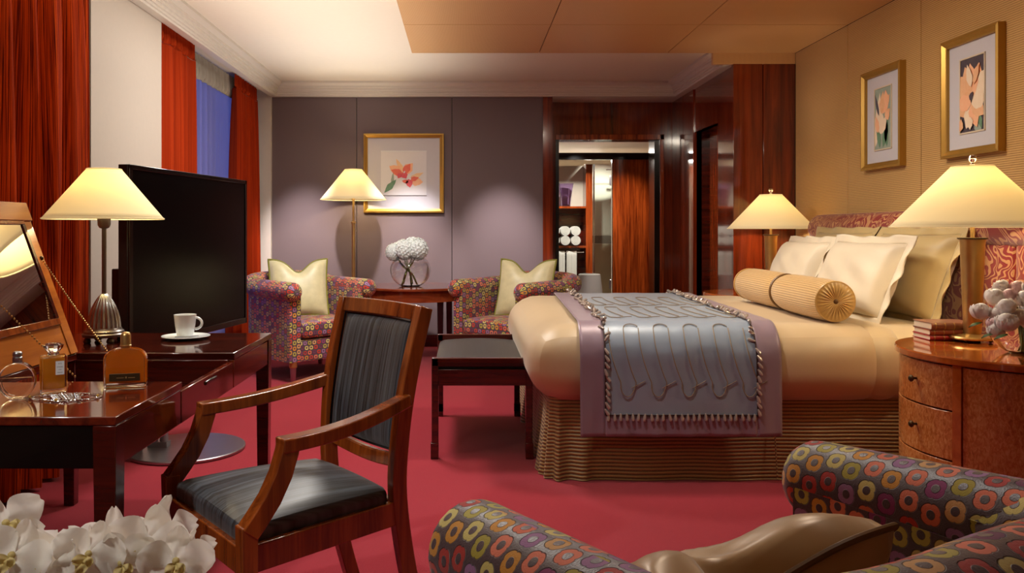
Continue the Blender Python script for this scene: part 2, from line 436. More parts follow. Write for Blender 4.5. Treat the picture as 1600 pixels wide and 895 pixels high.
M['darkbrass'] = plain('dark_brass', '#54432c', .4, .8)
M['pewter'] = plain('pewter', '#7a7470', .3, .9, var=.15)
M['pewterlight'] = plain('pewter_light', '#b4bac0', .25, .95)
M['flower'] = flower_fabric()
M['serpent'] = serpent_fabric()
M['curtain'] = stripe_curtain('striped_curtain', [(.25, C('#300408')), (.40, C('#641006')), (.48, C('#c8440c')), (.53, C('#340608')), (.60, C('#b4380a')), (.72, C('#e8661c'))])
M['curtain_plain'] = stripe_curtain('rust_curtain', [(.3, C('#7e1e0a')), (.7, C('#b03c14'))], 80)
M['sheer'] = sheer_mat()
M['sheerhead'] = plain('sheer_header', '#aca79a', .8, var=.03)
M['char'] = stripe_black()
M['benchcloth'] = stripe_black('bench_cloth', '#08080a', '#1c1b1f')
M['duvet'] = plain('champagne_satin', '#c2aa84', .45, sheen=.3, var=.03, nscale=6)
M['sheet'] = plain('champagne_sheet', '#c4ae88', .55, sheen=.3, var=.03, nscale=6)
M['pillow'] = plain('cream_linen', '#d4c6ac', .5, sheen=.3, var=.04, nscale=8)
M['pillowtan'] = plain('tan_linen', '#b49c68', .5, sheen=.3, var=.04, nscale=8)
M['bolster'] = ribbed('ribbed_bolster', '#a67e44', '#dcb878', .011, 'Z', 'UV', bump=.4, rough=.4, wob=0)
def bolster_mat():
    m, nt, out = nodes('quilted_bolster'); t = NT(nt); v = t.coord('UV'); sep = t.n('SeparateXYZ', i0=v)
    sn = t.math('MULTIPLY_ADD', t.math('SINE', t.math('MULTIPLY', sep.outputs[1], 2*PI/.0125)), .5, .5)
    fine = t.noise(t.coord('UV', (60, 300, 1)), 1, 2)
    cc = t.ramp(t.math('MULTIPLY_ADD', fine, .4, t.math('MULTIPLY', sn, .6)), [(.1, C('#a98048')), (.8, C('#d6b074'))])
    t.bsdf(out, cc, .38, 0, t.bump(sn, .5, .004), 0, .3); return m
M['bolster'] = bolster_mat()
M['bolsterend'] = plain('gold_satin', '#c09a58', .35, sheen=.3)
M['skirt'] = ribbed('corded_bedskirt', '#3e2a12', '#a4804a', .0175, 'Z', bump=.8, rough=.5, sheen=.2, wob=.05)
M['satin'] = plain('silver_blue_satin', '#8a97a6', .4, sheen=.3, var=.03, nscale=5, metal=.1)
M['mauve'] = plain('mauve_satin', '#8a7480', .4, sheen=.3, var=.03, nscale=5, metal=.1)
M['ribbon'] = plain('beige_cord', '#8c7a62', .5)
M['bead'] = plain('pearl_bead', '#aea298', .2, .3)
M['beadcord'] = plain('brown_cord', '#3c241e', .6)
M['goldsatin'] = plain('gold_cushion', '#a8824a', .36, sheen=.4, var=.06, nscale=6, metal=.1)
M['goldpipe'] = plain('bronze_piping', '#6c4c24', .45)
M['damask'] = plain('cream_damask', '#cfc79c', .4, sheen=.3, var=.14, nscale=16)
M['olive'] = plain('olive_piping', '#7c7a2c', .5)
M['shade'] = shade_mat()
M['porcelain'] = plain('porcelain', '#e8eef0', .15, coat=.5, var=.01)
M['paper'] = plain('mat_board', '#c9c8cf', .7, var=.01)
M['paper2'] = plain('art_paper', '#dedde0', .7, var=.01)
M['glass'] = glass('clear_glass')
def pane_mat():
    m, nt, out = nodes('window_glass'); t = NT(nt)
    a = t.n('BsdfTransparent'); a.inputs[0].default_value = (.93, .97, .96, 1)
    g = t.n('BsdfGlossy'); g.inputs['Roughness'].default_value = .02
    f = t.n('Fresnel'); f.inputs[0].default_value = 1.45
    mx = t.n('MixShader'); nt.links.new(f.outputs[0], mx.inputs[0]); nt.links.new(a.outputs[0], mx.inputs[1]); nt.links.new(g.outputs[0], mx.inputs[2])
    nt.links.new(mx.outputs[0], out.inputs[0]); return m
M['pane'] = pane_mat()
M['water'] = glass('water', (.95, .98, .98, 1), 1.33)
def liquid(n, c, tr=.3):
    m, nt, out = nodes(n); t = NT(nt); t.bsdf(out, c, .05, 0, None, 0, 0, .5, tr, 1.2); return m
M['amber'] = liquid('amber_perfume', C('#f0a028')); M['amberdeep'] = liquid('deep_amber_perfume', C('#f48a1c'))
M['rose'] = glass('pale_perfume', (.85, .72, .62, 1), 1.36)
M['purple'] = glass('purple_glass', (.72, .6, .85, 1), 1.2, .1)
M['stem'] = plain('green_stem', '#5e6b2c', .5)
M['leaf'] = plain('leaf_green', '#3e5c2a', .45)
M['hyd'] = petal_mat('hydrangea_petal', '#dfe6e4', '#f2f6f4')
M['peony'] = petal_mat('peony_petal', '#e8e2e0', '#f8f5f3', .2)
M['peonypink'] = petal_mat('peony_pink', '#d8aeb2', '#efd8d8', .2)
M['orchid'] = petal_mat('orchid_petal', '#f4efe4', '#fcfaf5', .42)
M['orchidlip'] = petal_mat('orchid_lip', '#d2b858', '#eadfae', .3)
M['towel'] = plain('white_towel', '#dcdcd2', .9, sheen=.4, nscale=120, bump=.4)
M['marble'] = plain('pale_marble', '#cbc2b0', .2, var=.08, nscale=3)
M['marblecream'] = plain('cream_marble', '#b8a88c', .2, var=.1, nscale=4)
M['mosaic'] = plain('mosaic', '#83786a', .4, var=.35, nscale=120)
M['mirror'] = plain('mirror', '#e8e8e8', .01, 1, var=0)
M['lbl'] = plain('bottle_label', '#e4eaee', .5, var=0)
M['ink'] = plain('ink', '#151515', .5, var=0)
M['gilt'] = plain('gilt_print', '#b89860', .4, .6)
def leather(n, c): return plain(n, c, .35, coat=.2, nscale=60, var=.15)

# ================================================================= structure
H = 2.72; HC = 2.577; HW = 2.666
struct(box('floor', M['carpet'], None, -2.35, 2.8, -1.7, 8.95, -.06, 0))
struct(box('ceiling', M['white'], None, -2.35, 2.8, -1.7, 9.0, H, H+.08))
# dropped woven ceiling over the bed, made of panels
wc = struct(box('ceiling_dropped', M['black'], None, -.428, 2.738, -1.6, 6.878, HW+.012, H-.001))
xs = [-.43, .62, 1.68, 2.74]; ys = [6.88, 5.93, 4.98, 4.04, 3.1, 2.15, 1.2, .25, -.7, -1.6]
for i in range(3):
    for j in range(len(ys)-1):
        box('ceiling_panel', M['wood_ceiling'], wc, xs[i]+.003*(i > 0), xs[i+1]-.003, ys[j+1]+.004, ys[j]-.003*(j > 0), HW, HW+.03)
# fascia above the panelling at the far end of the bed alcove
struct(box('trim_1', M['wood_ceiling'], None, 2.06, 2.74, 6.88, 6.93, HC, HW+.03))
# right wall with cloth panels
wr = struct(box('wall_right', M['black'], None, 2.765, 2.85, -1.6, 6.9, 0, H))
yj = [6.88, 5.94, 4.99, 4.05, 3.11, 2.17, 1.23, .29, -.65, -1.6]
for j in range(len(yj)-1):
    box('wall_panel', M['gold_wall'], wr, 2.74, 2.78, yj[j+1]+.0035, yj[j]-.0035, .0, HW, bevel=.003)
struct(box('baseboard_right', M['darkwood'], None, 2.725, 2.741, -1.6, 6.88, 0, .1))
# mahogany wall facing the camera at the end of the bed alcove
wa = struct(box('wall_alcove', M['black'], None, 2.27, 2.8, 6.925, 7.3, 0, HC))
for a, b in ((2.228, 2.47), (2.476, 2.74)):
    box('wood_panel', M['mahog_wall'], wa, a, b, 6.88, 6.93, 0, HC, bevel=.002)
# side wall with the recessed door
ws = struct(box('wall_side', M['mahog_wall'], None, 2.25, 2.32, 8.12, 8.95, 0, HC))
box('wood_panel', M['mahog_wall'], ws, 2.25, 2.32, 6.93, 7.37, 0, HC)
box('wood_panel', M['mahog_wall'], ws, 2.25, 2.32, 7.37, 8.12, 2.16, HC)
box('wood_panel', M['mahog_wall'], ws, 2.238, 2.252, 8.125, 8.5, 0, HC, bevel=.002)
box('wood_panel', M['mahog_wall'], ws, 2.238, 2.252, 8.506, 8.94, 0, HC, bevel=.002)
struct(box('light_block_side', M['black'], None, 2.8, 2.85, 6.9, 9.02, 0, H))  # unseen black panel added to stop dusk light leaking in
dr = thing('door_2', None, None, (2.4, 7.745, 0)); struct(dr)
box('door_leaf', M['mahog_door'], dr, 0, .045, -.42, .42, 0, 2.2)
box('door_jamb', M['darkwood'], dr, -.13, .0, .375, .42, 0, 2.2)
box('door_jamb', M['darkwood'], dr, -.13, .0, -.42, -.375, 0, 2.2)
box('door_head', M['darkwood'], dr, -.13, .0, -.42, .42, 2.16, 2.2)
# far wall, brown cloth panels
wf = struct(box('wall_far', M['black'], None, -2.0, .9, 8.63, 8.95, 0, HC+.1))
for a, b in ((-1.985, -1.113), (-1.107, -.128), (-.122, .815)):
    box('wall_panel', M['brown_wall'], wf, a, b, 8.6, 8.64, 0, HC, bevel=.002)
struct(box('trim_2', M['mahog_wall'], None, .815, .914, 8.585, 8.95, 0, HC))
struct(box('trim_3', M['crown'], None, -2.3, -1.985, 8.55, 8.66, 0, HC+.07))
struct(box('baseboard_far', M['darkwood'], None, -1.985, .815, 8.585, 8.602, 0, .125, bevel=.003))
# recess wall with doorway
wd = struct(box('wall_recess', M['mahog_wall'], None, .9, 2.8, 8.95, 9.02, 2.21, HC+.1))
box('wood_panel', M['mahog_wall'], wd, .9, .985, 8.95, 9.02, 0, 2.21)
box('wood_panel', M['mahog_wall'], wd, 2.14, 2.8, 8.95, 9.02, 0, 2.21)
d1 = thing('door_1', None, None, (1.55, 8.98, 0)); struct(d1)
box('door_jamb', M['black'], d1, -.565, -.53, -.045, .2, 0, 2.19)
box('door_jamb', M['black'], d1, .5, .56, -.02, .25, 0, 2.19)
box('door_casing', M['mahog_door'], d1, .555, .60, -.05, .03, 0, 2.23, bevel=.005)
box('door_head', M['mahog_door'], d1, -.565, .60, -.05, .2, 2.175, 2.23, bevel=.004)
# bathroom shell
struct(box('floor_bathroom', M['marble'], None, .6, 2.9, 8.95, 13.0, -.06, -.005))
struct(box('ceiling_bathroom', M['white'], None, .6, 2.9, 9.02, 13.0, 2.3, 2.36))
struct(box('wall_bathroom_left', M['marblecream'], None, .58, .66, 9.02, 13.0, 0, 2.3))
struct(box('wall_bathroom_right', M['mahog_wall'], None, 2.62, 2.7, 9.02, 13.0, 0, 2.3))
struct(box('wall_bathroom_back', M['marble'], None, .6, 2.9, 12.9, 13.0, 0, 2.3))
wb = struct(box('wall_shower', M['marble'], None, 1.60, 2.7, 11.0, 11.1, 0, 2.08))
box('mosaic_band', M['mosaic'], wb, 1.6, 2.7, 10.993, 11.0, 1.03, 1.13)
for k in range(3):
    box('tile', M['marblecream'], wb, 1.62+k*.36, 1.97+k*.36, 10.992, 11.0, .01, 1.02, bevel=.002)
    box('tile', M['marble'], wb, 1.62+k*.36, 1.97+k*.36, 10.992, 11.0, 1.14, 2.07, bevel=.002)
# inner doorway: dark head beam, sliding panel
d3 = thing('door_3', None, None, (1.6, 10.0, 0)); struct(d3)
box('door_head', M['black'], d3, -.7, .9, -.03, .05, 2.05, 2.13)
box('door_leaf', M['mahog_door'], d3, .185, .63, -.02, .03, 0, 2.06, bevel=.003)
box('door_jamb', M['black'], d3, .63, .95, -.03, .05, 0, 2.06)
box('door_edge', M['chrome'], d3, .175, .185, -.02, .03, 0, 2.05)
# shower glass door
sg = thing('shower_door', 'clear glass shower door with steel hinges past the bathroom doorway', 'shower door', (1.8, 10.7, 0))
box('glass_pane', M['pane'], sg, -.12, .12, 0, .01, .03, 2.0)
for z in (.45, 1.78): box('hinge', M['steel'], sg, .07, .13, -.02, .03, z, z+.12, bevel=.004)
box('door_frame', M['chrome'], sg, -.14, -.12, -.01, .02, 0, 2.05)
MB().cyl((.02, -.03, 1.98), (.12, -.03, 1.98), .008).build('rail', M['chrome'], sg)
# shelf unit
su = thing('bathroom_shelf_unit', 'dark wood shelf unit with pale upper back seen through the bathroom doorway', 'shelf unit', (1.3, 10.45, 0))
box('side_panel', M['mahog_door'], su, .21, .29, -.15, .15, 0, 2.02)
box('side_panel', M['mahog_door'], su, -.40, -.36, -.15, .15, 0, 2.02)
box('back_panel', M['darkwood'], su, -.36, .21, .13, .15, 0, 1.5)
box('upper_back_panel', M['marble'], su, -.36, .21, .12, .14, 1.5, 2.02)  # pale panel replaces a mirror, its bright reflection put in as colour
for z in (1.475, .985, 0.02): box('shelf', M['mahog_door'], su, -.36, .21, -.14, .13, z, z+.025)
MB().cyl((-.34, -.11, .93), (.19, -.11, .93), .008).build('towel_rail', M['chrome'], su)
v = thing('purple_vase', 'ribbed purple glass vase on the bathroom shelf above the towels', 'vase', (1.27, 10.38, 1.501))
MB().lathe([(.055, 0), (.06, .02), (.068, .1), (.082, .2), (.098, .285), (.092, .285), (.076, .2), (.06, .1), (.05, .02), (.001, .015)], seg=36, rfn=lambda r, z, a: r*(1+.05*math.sin(9*a))).build('vase_body', M['purple'], v)
rt = None
for r in range(2):
    for k in range(4):
        x = .945+.012+k*.128; z = 1.012+.062+r*.118+.003
        lab = '%s rolled white towel in the %s row on the bathroom shelf' % (('first', 'second', 'third', 'rightmost')[k], ('bottom', 'top')[r])
        o = thing('rolled_towel', lab, 'towel', (x+.04, 10.38, z), 0, 'rolled white towels on the bathroom shelf')
        b = MB(); b.cyl((0, -.11, 0), (0, .11, 0), .0585, seg=24)
        b.build('roll', M['towel'], o)
        sp = [(math.cos(a*.5)*(.008+.045*a/30), -.111, math.sin(a*.5)*(.008+.045*a/30)) for a in range(31)]
        MB().tube(sp, .003, 5).build('spiral_edge', M['towel'], o)
for k, (x, lab) in enumerate(((1.19, 'left hanging white hand towel below the rolled towels'), (1.335, 'right hanging white hand towel below the rolled towels'))):
    o = thing('hand_towel', lab, 'towel', (x, 10.335, .93), 0, 'hand towels on the bathroom rail')
    def tw(u, v):
        a = (v-.5)*2; z = .012-abs(a)*.31 if abs(a) > .08 else .012; y = -.014 if a < 0 else .02
        if abs(a) <= .08: y = -.014+(.034)*(a+.08)/.16; z = .014-abs(a)*.1
        return ((u-.5)*.125, y+.003*math.sin(u*20), z)
    MB().grid(tw, 10, 24).build('cloth', M['towel'], o, solid=.006)
o = thing('ceramic_stool', 'white rounded ceramic drum stool behind the right armchair', 'stool', (1.44, 9.55, -.005))
MB().lathe([(.11, 0), (.125, .02), (.14, .2), (.152, .35), (.148, .52), (.13, .66), (.125, .7), (.11, .71), (.001, .71)], seg=32).build('drum', M['porcelain'], o)
MB().lathe([(.153, .34), (.156, .35), (.153, .36)], seg=32, cap=False).build('band', M['porcelain'], o)

# left wall: pier, window wall, returns
struct(box('wall_left', M['white'], None, -2.42, -2.3, -1.7, 5.9, 0, H))
wl = struct(box('wall_left_window', M['white'], None, -2.42, -2.3, 5.9, 8.3, 0, .25))
box('wall_upper', M['white'], wl, -2.42, -2.3, 5.9, 8.3, 2.62, H)
box('wall_return', M['white'], wl, -2.42, -2.3, 8.3, 9.0, 0, H)
struct(box('wall_pier', M['pier'], None, -2.3, -2.0, 4.46, 5.5, 0, HC))
struct(box('trim_4', M['white'], None, -2.3, -2.0, -1.6, 8.62, HC+.07, H))     # curtain recess lining
struct(box('trim_5', M['white'], None, -2.3, -2.0, 4.46, 5.5, HC, HC+.08))
wn = thing('window_1', None, None, (-2.36, 7.1, 0)); struct(wn)
f = MB(); f.box(-.03, .03, -1.2, -1.13, .25, 2.62); f.box(-.03, .03, 1.13, 1.2, .25, 2.62); f.box(-.03, .03, -1.13, 1.13, .25, .32); f.box(-.03, .03, -1.13, 1.13, 2.55, 2.62); f.box(-.03, .03, -.03, .03, .32, 2.55)
f.build('window_frame', M['crown'], wn, bevel=.004)
box('pane', M['pane'], wn, -.006, .006, -1.13, -.03, .32, 2.55); box('pane', M['pane'], wn, -.006, .006, .03, 1.13, .32, 2.55)
# back wall behind the camera
struct(box('wall_back', M['white'], None, -2.42, 2.85, -1.8, -1.68, 0, H))

# crown moulding: profile (offset into room, z)
prof = [(0, HC), (.06, HC), (.06, HC+.016), (.072, HC+.018), (.072, HC+.034), (.084, HC+.036), (.084, HC+.054), (.096, HC+.057), (.096, HC+.078), (.112, HC+.082), (.114, HC+.1), (.13, HC+.112), (.15, HC+.122), (.15, H)]
def crown(name, p0, p1, inward, m0=0, m1=0):
    """p0,p1: 2D ends on wall line; m0,m1 mitre (+1 shortens with offset)"""
    p0 = Vector(p0); p1 = Vector(p1); d = (p1-p0).normalized(); n = Vector(inward)
    vs = []
    for p, m, s in ((p0, m0, 1), (p1, m1, -1)):
        for off, z in prof:
            q = p+n*off+d*(off*m*s); vs.append((q.x, q.y, z))
        q = p; vs.append((q.x, q.y, H))
    k = len(prof)+1
    fs = [(i, (i+1) % k, k+(i+1) % k, k+i) for i in range(k)]+[tuple(range(k)), tuple(range(k, 2*k))]
    return struct(MB().add(vs, fs).build(name, M['crown'], None, smooth=20))
crown('trim_6', (-2.0, -1.6), (-2.0, 8.6), (1, 0), 0, 1)
crown('trim_7', (-2.0, 8.6), (2.225, 8.6), (0, -1), 1, 1)
crown('trim_8', (2.225, 8.6), (2.225, 6.93), (-1, 0), 1, 0)
struct(box('trim_9', M['crown'], None, -2.0, 2.32, 8.6, 8.97, HC, H))
struct(box('trim_10', M['crown'], None, 2.225, 2.32, 6.93, 8.6, HC, H))

# ================================================================= curtains
def curtain(name, label, y0, y1, xc, z0, z1, mat, folds, amp, cloth=2.0, bow=0, header=True, headmat=None, hz=.1, seed=0, gather=0):
    o = thing(name, label, 'curtain', (xc, (y0+y1)/2, 0))
    rng = random.Random(seed); ph = [rng.uniform(0, 6) for _ in range(6)]
    nu = int(folds*14)
    def shape(u, v):
        z = z0+(z1-z0)*v; k = u+.012*math.sin(u*31+ph[0])*(1-v)
        a = amp*(.55+.45*math.sin(u*9+ph[1]))*(1-.65*v**6)
        off = a*(math.sin(k*folds*2*PI+ph[2])+.35*math.sin(k*folds*4.3*PI+ph[3]+v*.8))
        b = bow*math.sin(PI*v)
        yy = y0-(0)+(y1-y0)*u
        yy += b*(u-.5)*2*(1-v)*1.0 if gather == 0 else gather*((1-v)**1.2)*(u-.5)
        return (off, yy-(y0+y1)/2, z)
    vt = (z1-hz-z0)/(z1-z0) if header else 1
    L = (y1-y0)*cloth
    MB().grid(lambda u, v: shape(u, v*vt), nu, 26, uvf=lambda u, v: (u*L, v*(z1-z0))).build('drape', mat, o, smooth=60)
    if header:
        n = int(folds*1.5)
        def hd(u, v):
            x, y, z = shape(u, vt+(1-vt)*v); x = .018*math.sin(u*n*2*PI)*(.4+.6*(1-v))+.012*math.sin(u*n*6*PI)*(1-abs(v-.3))
            if v == 0: x = shape(u, vt)[0]
            return (x+.004, y, z)
        MB().grid(hd, nu, 6, uvf=lambda u, v: (u*L, 2.4+v*.1)).build('pleated_header', headmat or mat, o, smooth=60)
    return o
curtain('striped_drape', 'wide striped rust and maroon drape behind the desk, nearest the camera', 1.0, 4.43, -2.0, .02, HC-.012, M['curtain'], 16, .066, 2.0, seed=2)
curtain('rust_drape', 'rust drape panel beside the white pier, left of the sheer', 5.52, 6.42, -2.08, .02, HC+.055, M['curtain_plain'], 5, .055, 2.2, seed=3, hz=.13)
curtain('rust_drape', 'rust drape panel in the far left corner, right of the sheer', 7.6, 8.42, -2.1, .02, HC+.055, M['curtain_plain'], 6, .05, 2.2, seed=4, hz=.13, gather=.32)
curtain('sheer_curtain', 'violet blue sheer curtain with pale pleated header over the window', 6.2, 7.95, -2.16, .02, HC+.05, M['sheer'], 13, .018, 2, headmat=M['sheerhead'], seed=5, hz=.2)
ct = thing('curtain_track', 'grey metal curtain track above the sheer', 'curtain track', (-2.24, 7.0, HC+.052))
box('rail', M['steel'], ct, -.08, .0, -1.45, 1.4, 0, .015); box('bracket', M['steel'], ct, -.02, .03, .82, .9, -.12, .0)

# ================================================================= far picture and wall prints
def frame(parent, w, h, fw, depth, mat):
    # four mitred members with a sloped profile, picture plane = XZ, front at -y
    for k, (a, b) in enumerate((((-w/2, -h/2), (w/2, -h/2)), ((w/2, -h/2), (w/2, h/2)), ((w/2, h/2), (-w/2, h/2)), ((-w/2, h/2), (-w/2, -h/2)))):
        a = Vector(a); b = Vector(b); d = (b-a).normalized(); n = Vector((-d.y, d.x)); vs = []
        for p, s in ((a, 1), (b, -1)):
            for off, y in ((0, 0), (0, -depth), (fw*.35, -depth*1.08), (fw*.8, -depth*.75), (fw, -depth*.7), (fw, 0)):
                q = p+n*off+d*(off*s); vs.append((q.x, y, q.y))
        m = 6; fs = [(i, (i+1) % m, m+(i+1) % m, m+i) for i in range(m)]+[tuple(range(m)), tuple(range(m, 2*m))]
        MB().add(vs, fs).build('frame_member', mat, parent, smooth=20)
def flat_petal(cx, cz, l, wd, ang, y, n=12, pw=.8):
    ca, sa = math.cos(ang), math.sin(ang); pts = []
    for k in range(2*n):
        t = k/n if k <= n else 2-k/n; s = 1 if k <= n else -1
        a = t*l; b = s*wd/2*math.sin(PI*min(1, max(0, t)**pw))*(1+.08*math.sin(t*17+l*300))
        pts.append((cx+a*ca-b*sa, y, cz+a*sa+b*ca))
    return pts
def blot(pts, name, mat, parent):
    c = Vector((0, 0, 0))
    for p in pts: c += Vector(p)
    c /= len(pts); n = len(pts)
    return MB().add([c]+pts, [(0, 1+(i+1) % n, 1+i) for i in range(n)]).build(name, mat, parent, smooth=0)
for nm, c1, c2 in (('w_peach', '#f0a882', '#f2c8a0'), ('w_coral', '#e05c58', '#ee8a68'), ('w_yellow', '#ecd9a8', '#f0b890'), ('w_green', '#4c7a5c', '#7fa084'), ('w_rose', '#d83a58', '#e87878'),
                   ('w_cream', '#e8cfb0', '#f2e2ca'), ('w_slate', '#5a5468', '#4a4a50'), ('w_sage', '#8a9a90', '#a8b4a4'), ('w_dark', '#3a3440', '#5c5058'), ('w_apricot', '#e0a070', '#f0c8a0')):
    m, nt, out = nodes(nm); t = NT(nt); t.bsdf(out, t.mix(t.noise(t.coord('Object'), 25, 3, .6), C(c1), C(c2)), .7); M[nm] = m
p = thing('framed_orchid_print', 'square gilt framed coral orchid watercolour on the brown wall', 'picture', (-.622, 8.6, 1.79))
frame(p, .826, .815, .042, .035, M['gold'])
box('mat_board', M['paper'], p, -.38, .38, -.012, 0, -.375, .375)
a = box('print', M['paper2'], p, -.235, .235, -.0135, -.011, -.225, .225)
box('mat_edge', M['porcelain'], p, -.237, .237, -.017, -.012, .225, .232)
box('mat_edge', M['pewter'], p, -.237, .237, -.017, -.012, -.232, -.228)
cx, cz = -.03, .035
def pet(lst):
    for (x, z, l, wd, ang, mt, dy) in lst:
        blot(flat_petal(x, z, l, wd, math.radians(ang), -.0142-dy*.0004), 'painted_petal', M[mt], a)
pet([(-.0, .0, .17, .05, 118, 'w_yellow', 0), (-.02, -.0, .15, .1, 150, 'w_peach', 1), (-.01, -.01, .13, .07, 160, 'w_coral', 2), (.0, .0, .14, .1, 48, 'w_peach', 1), (.0, .0, .12, .075, 55, 'w_coral', 2),
     (.06, -.06, .16, .05, 25, 'w_yellow', 1), (.07, -.08, .13, .09, -5, 'w_peach', 2), (.06, -.07, .1, .05, 15, 'w_coral', 3), (-.19, -.19, .17, .06, 48, 'w_green', 3), (-.2, -.2, .07, .022, 45, 'w_green', 4), (-.12, -.12, .13, .03, 85, 'w_sage', 2),
     (-.01, .01, .075, .07, -60, 'w_rose', 5), (-.03, .0, .06, .05, -120, 'w_rose', 5), (.05, -.06, .09, .07, -80, 'w_rose', 5), (.05, -.09, .07, .04, 170, 'w_coral', 5), (.0, -.0, .03, .015, 60, 'paper2', 7), (.065, -.07, .03, .015, 70, 'paper2', 7)])
def bedpic(y, label, dark, lst):
    p = thing('framed_flower_print', label, 'picture', (2.741, y, 1.93), -PI/2, 'framed flower prints over the bed')
    frame(p, .51, .655, .042, .042, M['gold'])
    box('mat_board', M['paper'], p, -.215, .215, -.014, 0, -.29, .29)
    MB().box(-.112, .112, -.02, -.012, -.206, -.198).box(-.112, .112, -.02, -.012, .198, .206).box(-.112, -.104, -.02, -.012, -.2, .2).box(.104, .112, -.02, -.012, -.2, .2).build('inner_frame', M['pillow'], p)
    a = box('print', M[dark], p, -.105, .105, -.016, -.012, -.2, .2)
    for (x, z, l, wd, ang, mt, dy) in lst:
        blot([(max(-.104, min(.104, q[0])), q[1], max(-.198, min(.198, q[2]))) for q in flat_petal(x, z, l, wd, math.radians(ang), -.0168-dy*.0004)], 'painted_petal', M[mt], a)
bedpic(5.41, 'smaller looking far framed print of pale tulips above the bed', 'w_sage',
       [(-.1, -.18, .36, .08, 80, 'w_cream', 0), (.0, -.19, .2, .06, 70, 'w_green', 1), (.05, -.19, .22, .05, 95, 'w_green', 1), (-.04, -.19, .2, .05, 100, 'w_green', 1), (-.03, -.1, .15, .09, 85, 'w_cream', 2), (-.02, -.1, .13, .06, 60, 'w_cream', 3), (-.06, -.09, .12, .05, 105, 'w_peach', 3),
        (-.01, .03, .15, .07, 50, 'w_peach', 2), (-.02, .03, .15, .07, 80, 'w_apricot', 3), (.05, .08, .1, .06, 100, 'w_peach', 4), (.03, .0, .08, .06, 40, 'w_apricot', 4), (-.05, .02, .16, .03, 110, 'w_slate', 1), (.07, -.02, .07, .05, 110, 'w_peach', 5)])
bedpic(4.46, 'near framed print of apricot blooms on dark ground above the bed', 'w_dark',
       [(0, -.02, .19, .12, a_, m_, i) for i, (a_, m_) in enumerate(((20, 'w_apricot'), (70, 'w_peach'), (110, 'w_apricot'), (160, 'w_peach'), (45, 'w_cream'), (95, 'w_peach'), (135, 'w_apricot')))]
       + [(0, -.05, .14, .09, a_, m_, 8+i) for i, (a_, m_) in enumerate(((200, 'w_apricot'), (250, 'w_cream'), (290, 'w_peach'), (330, 'w_apricot'), (10, 'w_cream'), (170, 'w_peach')))]
       + [(-.01, -.12, .07, .05, 270, 'w_cream', 16), (-.01, -.03, .05, .035, 60, 'w_dark', 17), (.05, -.1, .1, .04, 290, 'w_green', 3), (-.1, -.19, .07, .05, 80, 'w_apricot', 18), (0, .04, .13, .05, 105, 'w_cream', 18), (.02, .05, .12, .04, 65, 'w_apricot', 19), (.02, -.19, .07, .1, 20, 'w_sage', 2)])

# ================================================================= lamps
def cone_shade(parent, z0, z1, r0, r1):
    n = 10
    pr = [(r0+(r1-r0)*(i/n), z0+(z1-z0)*(i/n)) for i in range(n+1)]
    o = MB().lathe(pr, seg=56, cap=False).build('lamp_shade', M['shade'], parent, smooth=60, solid=.0015)
    MB().tube([(r0*math.cos(a*PI/32), r0*math.sin(a*PI/32), z0) for a in range(64)], .0035, 6, closed=True).build('shade_rim', M['shade'], o)
    MB().tube([(r1*math.cos(a*PI/32), r1*math.sin(a*PI/32), z1) for a in range(64)], .003, 6, closed=True).build('shade_rim', M['shade'], o)
    sp = MB()
    for k in range(3):
        a = k*2*PI/3; sp.tube([(0, 0, z1-.02), (r1*math.cos(a), r1*math.sin(a), z1)], .0015, 5)
    sp.build('spider', M['brass'], o)
def bulb(loc, e, color=(1, .85, .62)):
    light('lamp_bulb', 'POINT', loc, e, color, shadow_soft_size=.035)
def bed_lamp(loc, label, e):
    L = thing('bedside_lamp', label, 'lamp', loc, .1, 'bronze bedside lamps with cream cone shades')
    MB().lathe([(.092, .012), (.094, .018), (.09, .024), (.04, .03), (.034, .033), (.001, .033)], seg=40).build('base', M['brass'], L)
    for k in range(4):
        a = k*PI/2+.6; MB().sphere((.07*math.cos(a), .07*math.sin(a), .008), .009, 10, 6).build('foot', M['darkbrass'], L)
    MB().lathe([(.032, .03), (.034, .05), (.047, .42), (.05, .44)], seg=40, rfn=lambda r, z, a: r*(1-.03*(math.cos(4*a)))).build('tapered_column', M['brass'], L, smooth=60)
    MB().lathe([(.053, .44), (.058, .442), (.058, .448), (.001, .448)], seg=40).build('collar', M['darkbrass'], L)
    MB().cyl((0, 0, .445), (0, 0, .76), .009).build('stem', M['brass'], L)
    cone_shade(L, .495, .755, .322, .082)
    MB().lathe([(.006, .755), (.01, .765), (.006, .772), (.014, .78), (.018, .79), (.013, .802), (.001, .806)], seg=20).build('finial', M['chrome'], L)
    bulb((loc[0], loc[1], loc[2]+.62), e)
bed_lamp((2.20, 3.60, .721), 'near bronze bedside lamp beside the books and peonies', 11)
bed_lamp((2.375, 6.64-.2, .721), 'far bronze bedside lamp beyond the pillows against mahogany panelling', 11)
# floor lamp
fl = thing('floor_lamp', 'slim brass floor lamp with cream cone shade behind the left armchair', 'lamp', (-1.09, 8.2, 0))
MB().lathe([(.15, 0), (.15, .012), (.03, .025), (.001, .025)], seg=40).build('base', M['brass'], fl)
MB().cyl((0, 0, .02), (0, 0, 1.28), .0175).build('pole', M['brass'], fl)
MB().lathe([(.018, 1.265), (.024, 1.27), (.024, 1.285), (.012, 1.29)], seg=20).build('collar', M['brass'], fl)
MB().cyl((0, 0, 1.28), (0, 0, 1.62), .011).build('upper_pole', M['brass'], fl)
MB().cyl((0, 0, 1.5), (0, 0, 1.56), .02).build('socket', M['brass'], fl)
cone_shade(fl, 1.505, 1.80, .322, .085)
bulb((-1.09, 8.2, 1.66), 10)
